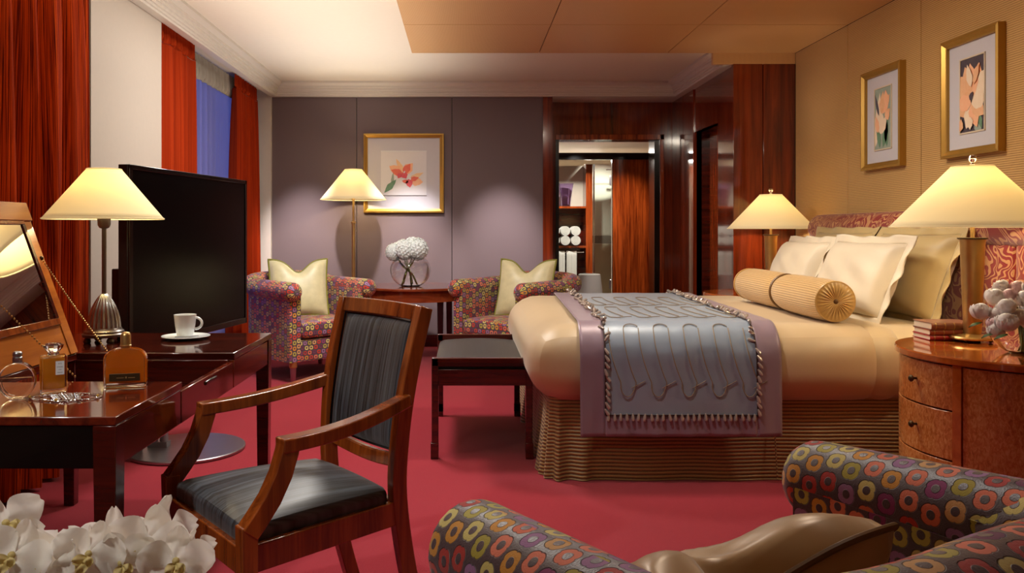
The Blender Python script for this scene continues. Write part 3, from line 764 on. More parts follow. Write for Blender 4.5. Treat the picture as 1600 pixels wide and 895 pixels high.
# desk lamp
dl = thing('desk_lamp', 'pewter desk lamp with fluted dome base and yellow cone shade', 'lamp', (-1.462, 3.38, .748))
MB().lathe([(.075, .022), (.082, .024), (.084, .034), (.078, .038), (.076, .046), (.07, .05), (.066, .058), (.001, .058)], seg=48).build('plinth', M['pewter'], dl)
b = MB()
for k in range(36):
    a = k*PI/18; b.sphere((.073*math.cos(a), .073*math.sin(a), .043), .0045, 6, 4)
b.build('beaded_ring', M['pewterlight'], dl)
for k in range(4):
    a = k*PI/2+.75; MB().lathe([(.012, 0), (.015, .006), (.013, .014), (.008, .022)], (.066*math.cos(a), .066*math.sin(a), 0), 14).build('foot', M['darkbrass'], dl)
MB().lathe([(.062*math.cos(t*PI/2)**.62 if t < 1 else .004, .055+.145*t) for t in [i/16 for i in range(17)]], seg=160, rfn=lambda r, z, a: r*(1+.045*math.cos(20*a))).build('fluted_dome', M['pewterlight'], dl, smooth=80)
MB().cyl((0, 0, .19), (0, 0, .57), .009).build('stem', M['pewter'], dl)
MB().lathe([(.012, .46), (.02, .464), (.025, .475), (.026, .515), (.001, .52)], seg=24).build('socket_cup', M['pewter'], dl)
cone_shade(dl, .50, .70, .229, .066)
bulb((-1.462, 3.38, .748+.6), 5.2, (1, .82, .52))

# ================================================================= round table, hydrangea bowl
tb = thing('round_side_table', 'round mahogany side table between the two armchairs', 'table', (-.46, 7.85, 0))
MB().lathe([(.001, .655), (.48, .655), (.495, .66), (.495, .674), (.49, .68), (.001, .68)], seg=72).build('table_top', M['tablewood'], tb, smooth=30)
MB().lathe([(.45, .555), (.455, .555), (.455, .655), (.44, .655), (.44, .555)], seg=72, cap=False).build('apron', M['tablewood'], tb, smooth=30)
for k in range(4):
    a = math.radians(-52+90*k); b = MB(); b.frus((.4*math.cos(a), .4*math.sin(a), .02), (.022, .022), (.4*math.cos(a), .4*math.sin(a), .655), (.03, .03))
    b.frus((.4*math.cos(a), .4*math.sin(a), 0), (.035, .03), (.4*math.cos(a), .4*math.sin(a), .11), (.022, .022))
    b.build('leg', M['black'], tb, bevel=.003)
box('bracket', M['tablewood'], tb, -.23, -.2, -.36, -.33, .50, .655)
cb = MB().tube([(-.02+.0, 7.45, .25), (0.02, 7.3, .12), (.1, 7.2, .03), (.2, 7.1, .006), (.3, 6.9, .006)], .005, 6).build('power_cord', M['black'])
tag(cb, 'black power cord trailing on the red carpet under the side table', 'cord')
def bowl_of(name, label, loc, R, hgt, water):
    o = thing(name, label, 'vase', loc)
    prof = []
    a0 = math.asin(min(1, .42)); 
    for i in range(19):
        a = -PI/2+a0*1.05+(PI-a0*2.1+.0)*i/18
        prof.append((R*math.cos(a), R*math.sin(a)*hgt))
    zb = prof[0][1]
    outer = [(.001, 0)]+[(r, z-zb) for r, z in prof]
    inner = [(max(.001, r-.004), max(.006, z-zb)) for r, z in prof][::-1]+[(.001, .006)]
    MB().lathe(outer+inner, seg=48, cap=False).build('bowl', M['glass'], o, smooth=60)
    ww = [(.001, .0065)]+[(max(.001, r-.0045), max(.0068, z-zb)) for r, z in prof if (z-zb) < water]
    ww += [(.001, ww[-1][1])]
    MB().lathe(ww, seg=48, cap=False).build('water', M['water'], o, smooth=60)
    return o, prof[-1][1]-zb
hb, hh = bowl_of('round_glass_vase', 'round clear glass bowl of water holding white hydrangeas', (-.50, 7.78, .681), .19, .86, .24)
def floret_ball(R, n, mat_, seed, size=.02):
    rng = random.Random(seed); b = MB()
    for i in range(n):
        z = 1-2*(i+.5)/n; a = i*2.39996; r = math.sqrt(1-z*z); nrm = Vector((r*math.cos(a), r*math.sin(a), z))
        c = nrm*R*(1+rng.uniform(-.07, .05)); t = nrm.orthogonal().normalized(); t.rotate(Matrix.Rotation(rng.uniform(0, 6), 3, nrm)); s = nrm.cross(t)
        for k in range(4):
            d = t*math.cos(k*PI/2)+s*math.sin(k*PI/2); e = nrm.cross(d); q = size*rng.uniform(.85, 1.2); li = nrm*(q*.35)
            b.add([c, c+d*q*.5+e*q*.42+li*.6, c+d*q+li*rng.uniform(.3, 1.3), c+d*q*.5-e*q*.42+li*.6], [(0, 3, 2, 1)])
    b.sphere((0, 0, 0), R*.9, 14, 8)
    return b
for i, (dx, dy, dz, R) in enumerate(((-.14, .0, .315, .075), (-.035, -.05, .34, .092), (.075, -.03, .345, .1), (.03, .08, .36, .09), (-.08, .09, .34, .08))):
    o = thing('hydrangea_stem', ['leftmost small white hydrangea head in the round glass bowl', 'front middle white hydrangea head in the round glass bowl', 'largest right white hydrangea head in the round glass bowl', 'back right white hydrangea head in the round glass bowl', 'back left white hydrangea head in the round glass bowl'][i], 'flower', (-.512+dx, 7.78+dy, .681+dz), 0, 'white hydrangeas in the glass bowl')
    floret_ball(R, 150, None, i, .021).build('bloom', M['hyd'], o, smooth=0)
    a = i*1.3
    MB().tube([(0, 0, -.02), (-dx*.7, -dy*.7, -dz*.45), (-dx*1.05+.02*math.cos(a), -dy+.02*math.sin(a), -dz*.62), (-dx*1.05+.055*math.cos(a), -dy+.055*math.sin(a), -dz+.05)], .0065, 8).build('stem', M['stem'], o)

# ================================================================= tub armchairs
def tub_chair(loc, rz, label, group, W=.84, D=.80, seat=True, bh=0):
    """front faces -y. origin at centre floor"""
    T = thing('tub_armchair', label, 'armchair', loc, rz, group)
    hw = W/2-.075; t = .052                          # roll centre line half width, panel half thickness
    yf = -D/2; yb = D/2-.09; rr = .07; zr = .715
    def slab(path, zt, name, cap0=True):
        # upholstered vertical panel following a plan path, z .16..zt, with uv in metres
        b = MB(); P = [Vector(p) for p in path]; n = len(P); nor = []; acc = [0]
        for i in range(n):
            d = (P[min(i+1, n-1)]-P[max(i-1, 0)]).normalized(); nor.append(Vector((-d.y, d.x)))
            if i: acc.append(acc[-1]+(P[i]-P[i-1]).length)
        sec = [(-t, .16), (-t, .3), (-t, .45), (-t, .6), (-t, zt), (t, zt), (t, .6), (t, .45), (t, .3), (t, .16)]
        sl = [0]
        for k in range(1, len(sec)): sl.append(sl[-1]+math.hypot(sec[k][0]-sec[k-1][0], sec[k][1]-sec[k-1][1]))
        m = len(sec); vs = []
        for i in range(n):
            for a, z in sec: q = P[i]+nor[i]*a; vs.append((q.x, q.y, z))
        fs = []; us = []
        for i in range(n-1):
            for k in range(m-1):
                fs.append((i*m+k, i*m+k+1, (i+1)*m+k+1, (i+1)*m+k)); us.append([(acc[i], sl[k]), (acc[i], sl[k+1]), (acc[i+1], sl[k+1]), (acc[i+1], sl[k])])
        for i in (0, n-1):
            for k in range(4):
                q = (i*m+k, i*m+k+1, i*m+m-2-k, i*m+m-1-k); fs.append(q)
                us.append([(0, sec[k][1]), (0, sec[k+1][1]), (2*t, sec[k+1][1]), (2*t, sec[k][1])])
        b.add(vs, fs, us); return b
    def roll(path, r, name, z0, z1, ends=(True, True)):
        P = []; R = []; n = len(path)
        pts = [Vector((p[0], p[1], z0+(z1-z0)*i/(n-1))) for i, p in enumerate(path)]
        if ends[0]:
            d = (pts[0]-pts[1]).normalized()
            for a in (80, 60, 35, 12): P.append(pts[0]+d*r*.75*math.sin(math.radians(a))); R.append(r*math.cos(math.radians(a)))
        P += pts; R += [r]*n
        if ends[1]:
            d = (pts[-1]-pts[-2]).normalized()
            for a in (12, 35, 60, 80): P.append(pts[-1]+d*r*.75*math.sin(math.radians(a))); R.append(r*math.cos(math.radians(a)))
        return MB().tube(P, R, 24)
    for s in (-1, 1):
        path = [(s*hw, yf+(yb-.1-yf)*i/12) for i in range(13)]
        arm = slab(path, .715, 'arm').build('arm', M['flower'], T, smooth=60)
        rp = [(s*(hw+.024), yf+(yb-.1-yf)*i/12-.005) for i in range(13)]
        roll(rp, rr+.006, 'r', zr, zr+.01+bh*.5).build('arm_roll', M['flower'], arm, smooth=60)
        MB().sphere((s*(hw+.025), yf-.055, zr), .012, 10, 6, (1, .5, 1)).build('arm_button', M['flower'], arm)
    rc = .2; path = []
    path += [(-hw, yb-.2), (-hw, yb-.1)]
    for i in range(1, 8):
        a = PI-(PI/2)*i/8; path.append((-hw+rc+rc*math.cos(a), yb-.1+(rc-.05)*math.sin(a)))
    for i in range(0, 9): path.append((-(hw-rc)+2*(hw-rc)*i/8, yb+.05))
    for i in range(1, 8):
        a = PI/2-(PI/2)*i/8; path.append((hw-rc+rc*math.cos(a), yb-.1+(rc-.05)*math.sin(a)))
    path += [(hw, yb-.1), (hw, yb-.2)]
    bk = slab(path, .72+bh, 'back').build('back', M['flower'], T, smooth=60)
    n = len(path); P = []; 
    for i, q in enumerate(path):
        P.append((q[0]*1.04, q[1]+.02, zr+.005+(.055+bh)*max(0, math.sin(PI*i/(n-1)))**.5))
    MB().tube(P, [rr+.004]*len(P), 24).build('back_roll', M['flower'], bk, smooth=60)
    b = MB(); b.rbox((hw-t+.01, (yb-yf)/2, .085), .012, 8, c=(0, (yb+yf)/2, .245)); b.build('seat_base', M['flower'], T, smooth=60)
    if seat:
        b = MB(); b.rbox((hw-t-.004, (yb-yf)/2-.0, .065), .04, 14, c=(0, (yb+yf)/2-.015, .40), deform=lambda p: (p.x, p.y, p.z+(.02*(1-(p.x/.4)**2)*(1-(p.y/.45)**2) if p.z > 0 else 0)))
        b.build('seat_cushion', M['flower'], T, smooth=60)
    for sx in (-1, 1):
        for sy in (yf+.03, yb-.02):
            l = MB().lathe([(.016, 0), (.02, .01), (.026, .12), (.001, .12)], (sx*hw, sy, 0), 20).build('leg', M['steel'], T)
            MB().lathe([(.028, .115), (.032, .12), (.032, .165), (.001, .166)], (sx*hw, sy, 0), 20).build('brass_cap', M['brass'], l)
    return T
G = 'flower patterned tub armchairs'
def place_chair(P1, P2, D, label, W=.84, bh=0):
    """P1,P2: plan positions of the two arm fronts, P1 = local -x... front edge from left(-x) to right(+x) seen from behind"""
    P1 = Vector(P1); P2 = Vector(P2); e = (P2-P1).normalized(); rz = math.atan2(e.y, e.x)
    back = Vector((-e.y, e.x)); mid = (P1+P2)/2; c = mid+back*(D/2)
    return tub_chair((c.x, c.y, 0), rz, label, G, W, D, True, bh), c, rz
tL, cL, rL = place_chair((-1.36, 6.52), (-.80, 7.06), .78, 'flower patterned tub armchair at the left, beneath the window corner')
tR, cR, rR = place_chair((-.08, 7.0), (.47, 6.45), .78, 'flower patterned tub armchair at the right, in front of the bathroom doorway')
tN, cN, rN = None, None, None

# ---- cushions
def cushion(w, h, t, n=22, chop=0.0, pinch=.06, flange=0, wave=0, seed=0, wr=.0):
    rng = random.Random(seed); ph = [rng.uniform(0, 6) for _ in range(8)]
    def S(u, v, s):
        x = w/2*u*(1-pinch*(1-v*v)); y = h/2*v*(1-pinch*(1-u*u))
        th = t*max(0, (1-u**4)*(1-v**4))**.45*(1-.25*(u*u+v*v)/2)
        if chop:
            g = math.exp(-(u/.38)**2)*max(0, (v+1)/2)**3; y -= chop*g*h; th *= 1-.35*g
        th += wr*math.sin(u*7+ph[0]+v*3)*math.sin(v*5+ph[1])*(1-u*u)*(1-v*v)
        return (x, y, s*th)
    b = MB()
    for s in (-1, 1):
        b.grid(lambda u, v: S(u*2-1, v*2-1, s), n, n, uvf=lambda u, v: (u*w, v*h), flip=(s < 0))
    edge = []
    m = 24
    for k in range(4*m):
        q = k/m; e = q-int(q); sd = int(q)
        u, v = [(e*2-1, -1), (1, e*2-1), (1-e*2, 1), (-1, 1-e*2)][sd]
        edge.append((u, v, S(u, v, 0)))
    f = None
    if flange:
        f = MB(); n2 = len(edge)
        def fl(a, c):
            u, v, p = edge[int(round(a*n2)) % n2]; L = math.hypot(u, v); k = c*flange
            # corners extend diagonally
            ox = k*(1 if u > .999 else -1 if u < -.999 else u**3*.6); oy = k*(1 if v > .999 else -1 if v < -.999 else v**3*.6)
            return (p[0]+ox, p[1]+oy, c*wave*math.sin(a*2*PI*11+ph[2])+c*wave*.6*math.sin(a*2*PI*5+ph[3]))
        f.grid(fl, n2, 4, wu=True)
    return b, [e[2] for e in edge], f
def put_cushion(name, label, cat, loc, rot, w, h, t, mat, group=None, pipe=None, piper=.006, **k):
    o = thing(name, label, cat, loc, 0, group, rot=rot)
    b, e, f = cushion(w, h, t, **k)
    b.build('cover', mat, o, smooth=70, merge=False)
    if pipe: MB().tube(e, piper, 8, closed=True).build('piping', pipe, o)
    if f: f.build('flange', mat, o, smooth=70, solid=.004)
    return o
# cushions in the far chairs (lean against the back)
def chair_pt(T, c, rz, x, y, z):
    return (c.x+x*math.cos(rz)-y*math.sin(rz), c.y+x*math.sin(rz)+y*math.cos(rz), z)
put_cushion('damask_cushion', 'cream damask cushion with olive piping in the left armchair', 'cushion', chair_pt(tL, cL, rL, -.02, .07, .715), (math.radians(72), 0, rL-.5), .5, .5, .075, M['damask'], 'cream damask cushions', M['olive'], .009, chop=.22, flange=.0)
put_cushion('damask_cushion', 'cream damask cushion with olive piping in the right armchair', 'cushion', chair_pt(tR, cR, rR, .0, .07, .715), (math.radians(72), 0, rR+.35), .5, .5, .075, M['damask'], 'cream damask cushions', M['olive'], .009, chop=.22, flange=.0)

# ================================================================= bed
bed = thing('bed', 'king bed with corded gold skirt under the champagne duvet', 'bed', (1.5, 4.97, 0))
BX, BY = 1.5, 4.97
y0, y1 = 3.95-BY, 5.98-BY
box('box_spring', M['skirt'], bed, .47-BX, 2.58-BX, 4.06-BY, 5.9-BY, .03, .38)
MB().rbox((1.06, .97, .17), .1, 12, c=(1.53-BX, 0, .55)).build('mattress', M['sheet'], bed, smooth=60)
# skirt: near side, foot side, far side
def skirt_path(n=220):
    pts = []
    A = [(2.6, 4.02), (1.3, 4.015), (.56, 4.0), (.43, 3.99)]
    for i in range(90): x = 2.6-(2.6-.47)*i/90; pts.append(Vector((x, 4.02, 0)))
    for i in range(12): a = i/12*PI/2; pts.append(Vector((.47-.06*math.sin(a), 4.08-.06*math.cos(a), 0)))
    for i in range(91): y = 4.08+(5.93-4.08)*i/90; pts.append(Vector((.41, y, 0)))
    return pts
sp = skirt_path(); ns = len(sp)
def sk(u, v):
    i = min(ns-1, int(round(u*(ns-1)))); p = sp[i]; d = (sp[min(i+1, ns-1)]-sp[max(i-1, 0)]).normalized(); n = Vector((-d.y, d.x, 0))*-1
    n = Vector((d.y, -d.x, 0)) if False else n
    z = .385*(1-v)+.004; out = .03*v**1.3
    wv = .008*math.sin(u*70)*v
    c = i
    if 84 < c < 104: wv += .018*math.sin((c-84)*1.05)*v**.8        # corner pleats
    if c >= 104: wv += (.012+.02*max(0, math.sin((c-104)*.16))**3)*math.sin((c-104)*.5)*v
    q = p-(-n)*(0)
    o = Vector((-d.y, d.x, 0))
    # outward: for near side d=(-1,0) outward=(0,-1)
    o = Vector((d.y*-1, d.x, 0)) if False else Vector((-d.y, d.x, 0))
    q = p+o*(out+wv)
    return (q.x-BX, q.y-BY, z)
MB().grid(sk, ns-1, 14).build('bed_skirt', M['skirt'], bed, smooth=70)
# seam in skirt
MB().tube([(1.49-BX, 4.01-BY, .375), (1.49-BX, 3.985-BY, .2), (1.49-BX, 3.955-BY, .02)], .003, 5).build('skirt_seam', M['skirt'], bed)
# headboard
hd = thing('headboard', 'rounded headboard in red and gold serpentine fabric behind the bed', 'headboard', (1.5, 4.97, 0))
hb_ = MB()
for k in range(8):
    ya = 3.56+k*.325; hb_ = MB(); hb_.rbox((.075, .16, .5), .035, 8, c=(2.635-BX, ya+.1625-BY, .73)); hb_.build('headboard_channel', M['serpent'], hd, smooth=60)
P = [(2.615-BX, 3.60-BY, 1.225), (2.615-BX, 6.08-BY, 1.225)]
pp = []; rr_ = []
for i in range(9): a = i/8*PI/2; pp.append((2.615-BX, 3.60-.05*math.cos(a)-BY, 1.215)); rr_.append(.012+.088*math.sin(a))
for i in range(1, 30): pp.append((2.615-BX, 3.60+2.48*i/30-BY, 1.215)); rr_.append(.1)
for i in range(9): a = PI/2*(1-i/8); pp.append((2.615-BX, 6.08+.05*math.cos(a)-BY, 1.215)); rr_.append(.012+.088*math.sin(a))
MB().tube(pp, rr_, 28).build('headboard_roll', M['serpent'], hd, smooth=60)

dv = thing('duvet', 'champagne satin duvet with rounded edges on the bed', 'duvet', (1.2, 4.97, .36))
def dvd(p):
    x, y, z = p
    k = (z+.19)/.38
    x2 = x-.02*math.sin(PI*k)*(1 if x < 0 else 0)
    z2 = z+.006*math.sin(x*5+y*2)*math.sin(y*4)*(1 if z > 0 else .2)
    if x < -.7: z2 -= 0.0
    return (x2, y+.006*math.sin(x*9)*math.sin(PI*k), z2)
MB().rbox((.87, 1.045, .19), .175, 26, c=(0, 0, .19), deform=dvd).build('cover', M['duvet'], dv, smooth=80)
# turned back band near the pillows
MB().rbox((.16, 1.04, .192), .172, 20, c=(.80, 0, .19)).build('turned_band', M['sheet'], dv, smooth=80)
sh = thing('bed_sheet', 'champagne sheet folded below the pillows', 'sheet', (2.2, 4.97, .36))
MB().rbox((.4, 1.025, .186), .168, 20, c=(0, 0, .186)).build('cover', M['sheet'], sh, smooth=80)

# throw -----------------------------------------------------------
YN, YF, ZT = 3.912, 6.028, .756
R_ = .175
def tpath(s):
    """s metres from near hem upward; returns (y,z,ny,nz)"""
    zh = .235; straight = (ZT-R_)-zh
    if s < straight:
        z = zh+s; return (YN-.012*math.sin(PI*s/straight)*0-.01*(1-s/straight), z, -1, 0)
    s -= straight; arc = R_*PI/2
    if s < arc:
        a = s/R_; return (YN+R_-R_*math.cos(a), ZT-R_+R_*math.sin(a), -math.cos(a), math.sin(a))
    s -= arc; top = YF-YN-2*R_
    if s < top: return (YN+R_+s, ZT, 0, 1)
    s -= top
    if s < arc:
        a = s/R_; return (YF-R_+R_*math.sin(a), ZT-R_+R_*math.cos(a), math.sin(a), math.cos(a))
    s -= arc
    return (YF, ZT-R_-s, 1, 0)
S1 = (ZT-R_-.235); SARC = R_*PI/2; STOP = YF-YN-2*R_; SL = S1+2*SARC+STOP+.2
def TP(x, s, off=0.0):
    y, z, ny, nz = tpath(s); sk_ = max(0, (y-YN))*.045
    wv = 0
    if s < S1+.05: wv = .004*math.sin(x*37+s*6)*(1-s/(S1+.05))+.003*math.sin(x*15)
    return Vector((x+sk_, y+ny*(off+wv), z+nz*(off)))
TX0, TX1, BW = .545, 1.492, .118
th = thing('bed_throw', 'silver blue satin bed throw with mauve border and bead trim', 'throw', (1.02, 4.97, .75))
Mt = Matrix.Translation((-1.02, -4.97, -.75))
def tl(p): return Vector(p)-Vector((1.02, 4.97, .75))
def puck(x, s): return 0.0
MB().grid(lambda u, v: tl(TP(TX0+BW+(TX1-TX0-2*BW)*u, .1+(SL-.1)*v, .004+.003*mnoise.noise(Vector((u*9, v*22, 0))))), 30, 150, uvf=lambda u, v: (u, v*2)).build('centre_panel', M['satin'], th, smooth=70)
for a, b_ in ((TX0, TX0+BW), (TX1-BW, TX1)):
    MB().grid(lambda u, v: tl(TP(a+(b_-a)*u, .0+SL*v, .0055+.002*mnoise.noise(Vector((u*3+a*9, v*20, 2))))), 8, 150).build('border', M['mauve'], th, smooth=70, solid=.003)
MB().grid(lambda u, v: tl(TP(TX0+BW+(TX1-TX0-2*BW)*u, .0+.1*v, .005+.003*math.sin(u*60)*(1-v))), 60, 6).build('border', M['mauve'], th, smooth=70, solid=.003)
# bead tassels
bm_ = MB(); bm_.lathe([(.002, 0), (.005, -.003), (.0065, -.014), (.0085, -.026), (.0065, -.034), (.001, -.037)], seg=8)
bead0 = None; cord0 = None
def bead(pos, direction, nrm):
    global bead0
    z = -Vector(direction).normalized(); y = Vector(nrm); x = y.cross(z)
    if x.length < 1e-4: x = z.orthogonal()
    x.normalize(); y = z.cross(x)
    Mx = Matrix((x, y, z)).transposed().to_4x4(); Mx.translation = tl(pos)
    if bead0 is None:
        o = bm_.build('bead_tassel', M['bead'], th); bead0 = o
    else:
        o = bead0.copy(); col.objects.link(o)
    o.parent = th; o.matrix_local = Mx
rng = random.Random(3)
nb = 25
for k in range(nb):
    x = TX0+BW+(TX1-TX0-2*BW)*(k+.5)/nb
    p_ = TP(x, .108, .012); bead(p_, (rng.uniform(-.15, .15), -.1, -1), (0, -1, 0))
for side in (0, 1):
    x = TX0+BW if side == 0 else TX1-BW
    s = .13
    while s < S1+2*SARC+STOP-.02:
        p_ = TP(x+rng.uniform(-.004, .004), s, .012); y, z, ny, nz = tpath(s); n_ = Vector((0, ny, nz))
        t_ = Vector((0, -nz, ny)) if False else Vector((0, -nz, -abs(ny)))
        sx = (1 if side == 0 else 1)*rng.uniform(.3, .7)
        if nz > .5: sx = rng.uniform(-1, 1); t_ = Vector((0, rng.uniform(-1, 1), .15))
        bead(p_, Vector((sx, 0, 0))+t_+n_*.15, n_); s += .031 if nz < .5 else .034
# seam cord
for x in (TX0+BW, TX1-BW):
    MB().tube([tl(TP(x, .1+(SL-.12)*i/110, .009)) for i in range(111)], .0035, 6).build('seam_cord', M['beadcord'], th)
MB().tube([tl(TP(TX0+BW+(TX1-TX0-2*BW)*i/40, .1, .009)) for i in range(41)], .003, 6).build('seam_cord', M['beadcord'], th)
# couched cord loops on the hanging face and on the top
def loops(sb, st, lean, n, x0, dx, name='cord_loop'):
    w2 = dx*.25
    for k in range(n):
        cx = x0+k*dx; pts = []
        L = st-sb
        for i in range(9):      # down the left leg
            t = i/8; pts.append((cx-w2+lean*(t**2.6)-.004*math.sin(t*5), st-L*t*.86))
        for i in range(1, 8):
            a = PI*i/8; pts.append((cx+lean-w2*math.cos(a), st-L*.86-w2*1.9*math.sin(a)))
        for i in range(9):
            t = 1-i/8; pts.append((cx+w2+lean*(t**2.6)-.004*math.sin(t*5), st-L*t*.86))
        if k < n-1:
            for i in range(1, 8):
                a = PI*i/8; pts.append((cx+dx/2-w2*math.cos(a), st+w2*math.sin(a)*.9))
        MB().tube([tl(TP(x, s, .009)) for x, s in pts], .0024, 6).build(name, M['ribbon'], th)
        MB().tube([tl(TP(cx+lean+w2*.5+dx*.45*t, sb+L*.05+.035*t, .009)) for t in (0, .3, .6, 1)], .002, 5).build('cord_tail', M['ribbon'], th)
X0 = TX0+BW+.06
loops(.21, S1+SARC*.62, .045, 5, X0, .143)
loops(S1+SARC*1.25, S1+SARC+.62, .03, 5, X0, .143)
loops(S1+SARC+.75, S1+SARC+1.3, .03, 5, X0, .143)

# bolster --------------------------------------------------------
bo = thing('bolster', 'long round gold ribbed bolster with gathered end lying on the bed', 'bolster', (1.85, 4.78, .85))
BR = .106; Lb = .68
dirv = Vector((.03, 1, 0)).normalized()
def bolster_seg(a, b):
    pts = []; rs = []
    n = 14
    for i in range(n+1):
        t = a+(b-a)*i/n; e = min((i)/n, 1-i/n); r = BR*(1-.12*math.exp(-(e*n)**1.2*1.0))
        pts.append(Vector((t*.03, t, 0))); rs.append(r)
    return MB().tube(pts, rs, 40, caps=False)
bolster_seg(-Lb, -.02).build('cover', M['bolster'], bo, smooth=70)
bolster_seg(.0, Lb).build('cover', M['bolster'], bo, smooth=70)
MB().tube([(-.0+math.cos(a*PI/16)*(BR-.012), -.01, math.sin(a*PI/16)*(BR-.012)) for a in range(32)], .01, 6, closed=True).build('band', M['goldpipe'], bo)
for s in (-1, 1):
    def endf(u, v):
        a = 2*PI*u; r = (BR-.013)*(1-v)+.002; g = .005*abs(math.sin(a*14))*(math.sin(PI*min(1, v*1.1)))
        y = s*(Lb+.004+.012*math.sin(PI*(1-v))*1.0-g*1.0)
        return (y*.03+r*math.cos(a), y, r*math.sin(a))
    e = MB().grid(endf, 168, 10, wu=True, flip=(s < 0)).build('gathered_end', M['bolsterend'], bo, smooth=50)
    MB().sphere((s*Lb*.03, s*(Lb+.006), 0), .013, 14, 8, (1, .55, 1)).build('button', M['goldpipe'], e)
    MB().tube([(s*Lb*.03+math.cos(a*PI/20)*(BR-.009), s*Lb, math.sin(a*PI/20)*(BR-.009)) for a in range(40)], .005, 6, closed=True).build('piping', M['bolsterend'], bo)

# pillows -----------------------------------------------------------
GP = 'flanged bed pillows'
def bp(y, x, z, w, h, lean, label, mat, t=.1, seed=0, yaw=0):
    put_cushion('bed_pillow', label, 'pillow', (x, y, z), (math.radians(lean), 0, -PI/2+yaw), w, h, t, mat, GP, None, chop=.0, flange=.045, wave=.012, seed=seed, pinch=.04, wr=.012, n=26)
bp(4.53, 2.40, .965, .78, .46, 70, 'tan flanged pillow in the back row, nearest the camera', M['pillowtan'], .095, 1)
bp(5.45, 2.42, .965, .78, .46, 72, 'tan flanged pillow in the back row, farther from the camera', M['pillowtan'], .095, 2)
bp(4.56, 2.15, .945, .70, .41, 67, 'plump cream pillow in front, right behind the near half of the bolster', M['pillow'], .1, 3, .06)
bp(5.43, 2.17, .945, .72, .39, 67, 'cream pillow in front, behind the far half of the bolster', M['pillow'], .1, 4, -.04)

# ================================================================= nightstands
def nightstand(loc, label, R=.47):
    N = thing('nightstand', label, 'nightstand', loc, 0, 'drum nightstands beside the bed')
    k = R/.47
    MB().lathe([(.001, .69), (.462*k, .69), (.47*k, .695), (.47*k, .715), (.466*k, .72), (.001, .72)], seg=90).build('top', M['burltop'], N, smooth=30)
    def shell(a0, a1, r, z0, z1, thick=.02, n=16):
        b = MB(); pts = [(r*math.cos(math.radians(a0+(a1-a0)*i/n)), r*math.sin(math.radians(a0+(a1-a0)*i/n))) for i in range(n+1)]
        pin = [((r-thick)*math.cos(math.radians(a0+(a1-a0)*i/n)), (r-thick)*math.sin(math.radians(a0+(a1-a0)*i/n))) for i in range(n+1)]
        return b.prism(pts+pin[::-1], z0, z1)
    # faces: camera looks from (-x,-y). drawers cover angles 150..236
    r = .452*k
    MB().lathe([(r-.022, .0), (r-.022, .69)], seg=64).build('carcass', M['darkwood'], N)
    for z0, z1 in ((.135, .319), (.325, .509), (.515, .684)):
        d = shell(128.5, 205.5, r, z0, z1).build('drawer', M['burl'], N, bevel=.002)
        am = math.radians(183); zc = (z0+z1)/2+.01; q = Vector((math.cos(am), math.sin(am)))
        kb = MB(); kb.lathe([(.005, 0), (.005, .012), (.012, .018), (.014, .024), (.008, .03), (.001, .031)], seg=16)
        Mx = Matrix.Translation((q.x*r, q.y*r, zc)) @ Vector((q.x, q.y, 0)).to_track_quat('Z', 'Y').to_matrix().to_4x4()
        kb.xf(Mx).build('knob', M['darkbrass'], d)
    shell(128.5, 205.5, r, .03, .13).build('base_panel', M['burl'], N)
    for a in (126, 208): shell(a-2.2, a+2.2, r+.006, .0, .69, .03, 4).build('post', M['burltop'], N, bevel=.002)
    shell(210.6, 325, r, .03, .684).build('side_panel', M['burl'], N)
    shell(55, 123.4, r, .03, .684).build('side_panel', M['burl'], N)
    shell(0, 360, r-.01, 0, .03, .02, 64).build('plinth', M['darkwood'], N)
    return N
nightstand((2.262, 3.353, 0), 'near round figured maple nightstand with three curved drawers')
nightstand((2.285, 6.43, 0), 'far round maple nightstand hidden beyond the bed', .425)

# books ---------------------------------------------------------
bk_specs = [('crimson leather bound book at the bottom of the nightstand stack', '#ac2238', .205, .15, .021, .12), ('red brown leather book in the middle of the nightstand stack', '#a4503c', .2, .148, .024, .10), ('brown patterned leather book on top of the nightstand stack', '#8c5c4c', .2, .15, .031, .15)]
z = .721
for i, (lab, c, L_, W_, T_, rot) in enumerate(bk_specs):
    o = thing('leather_book', lab, 'book', (2.135, 3.70, z), rot-.16, 'leather books on the nightstand')
    m = leather('leather_%d' % i, c)
    # spine along -y side
    box('cover_board', m, o, -L_/2, L_/2, -W_/2, W_/2, 0, .003, bevel=.001)
    box('cover_board', m, o, -L_/2, L_/2, -W_/2, W_/2, T_-.003, T_, bevel=.001)
    b = MB()
    n = 8
    b.grid(lambda u, v: (-L_/2+L_*u, -W_/2-.007*math.sin(PI*v), T_*v), 2, n); b.build('spine', m, o, smooth=70)
    box('page_block', M['pillow'], o, -L_/2+.004, L_/2-.004, -W_/2+.002, W_/2-.004, .003, T_-.003)
    for k in range(5):
        x = -L_/2+L_*(k+.5)/5-.0
        MB().grid(lambda u, v: (x-.002+.004*u, -W_/2-.0005-.0085*math.sin(PI*v), T_*v), 1, n).build('gilt_band', M['gilt'], o, smooth=70)
    z += T_+.0005

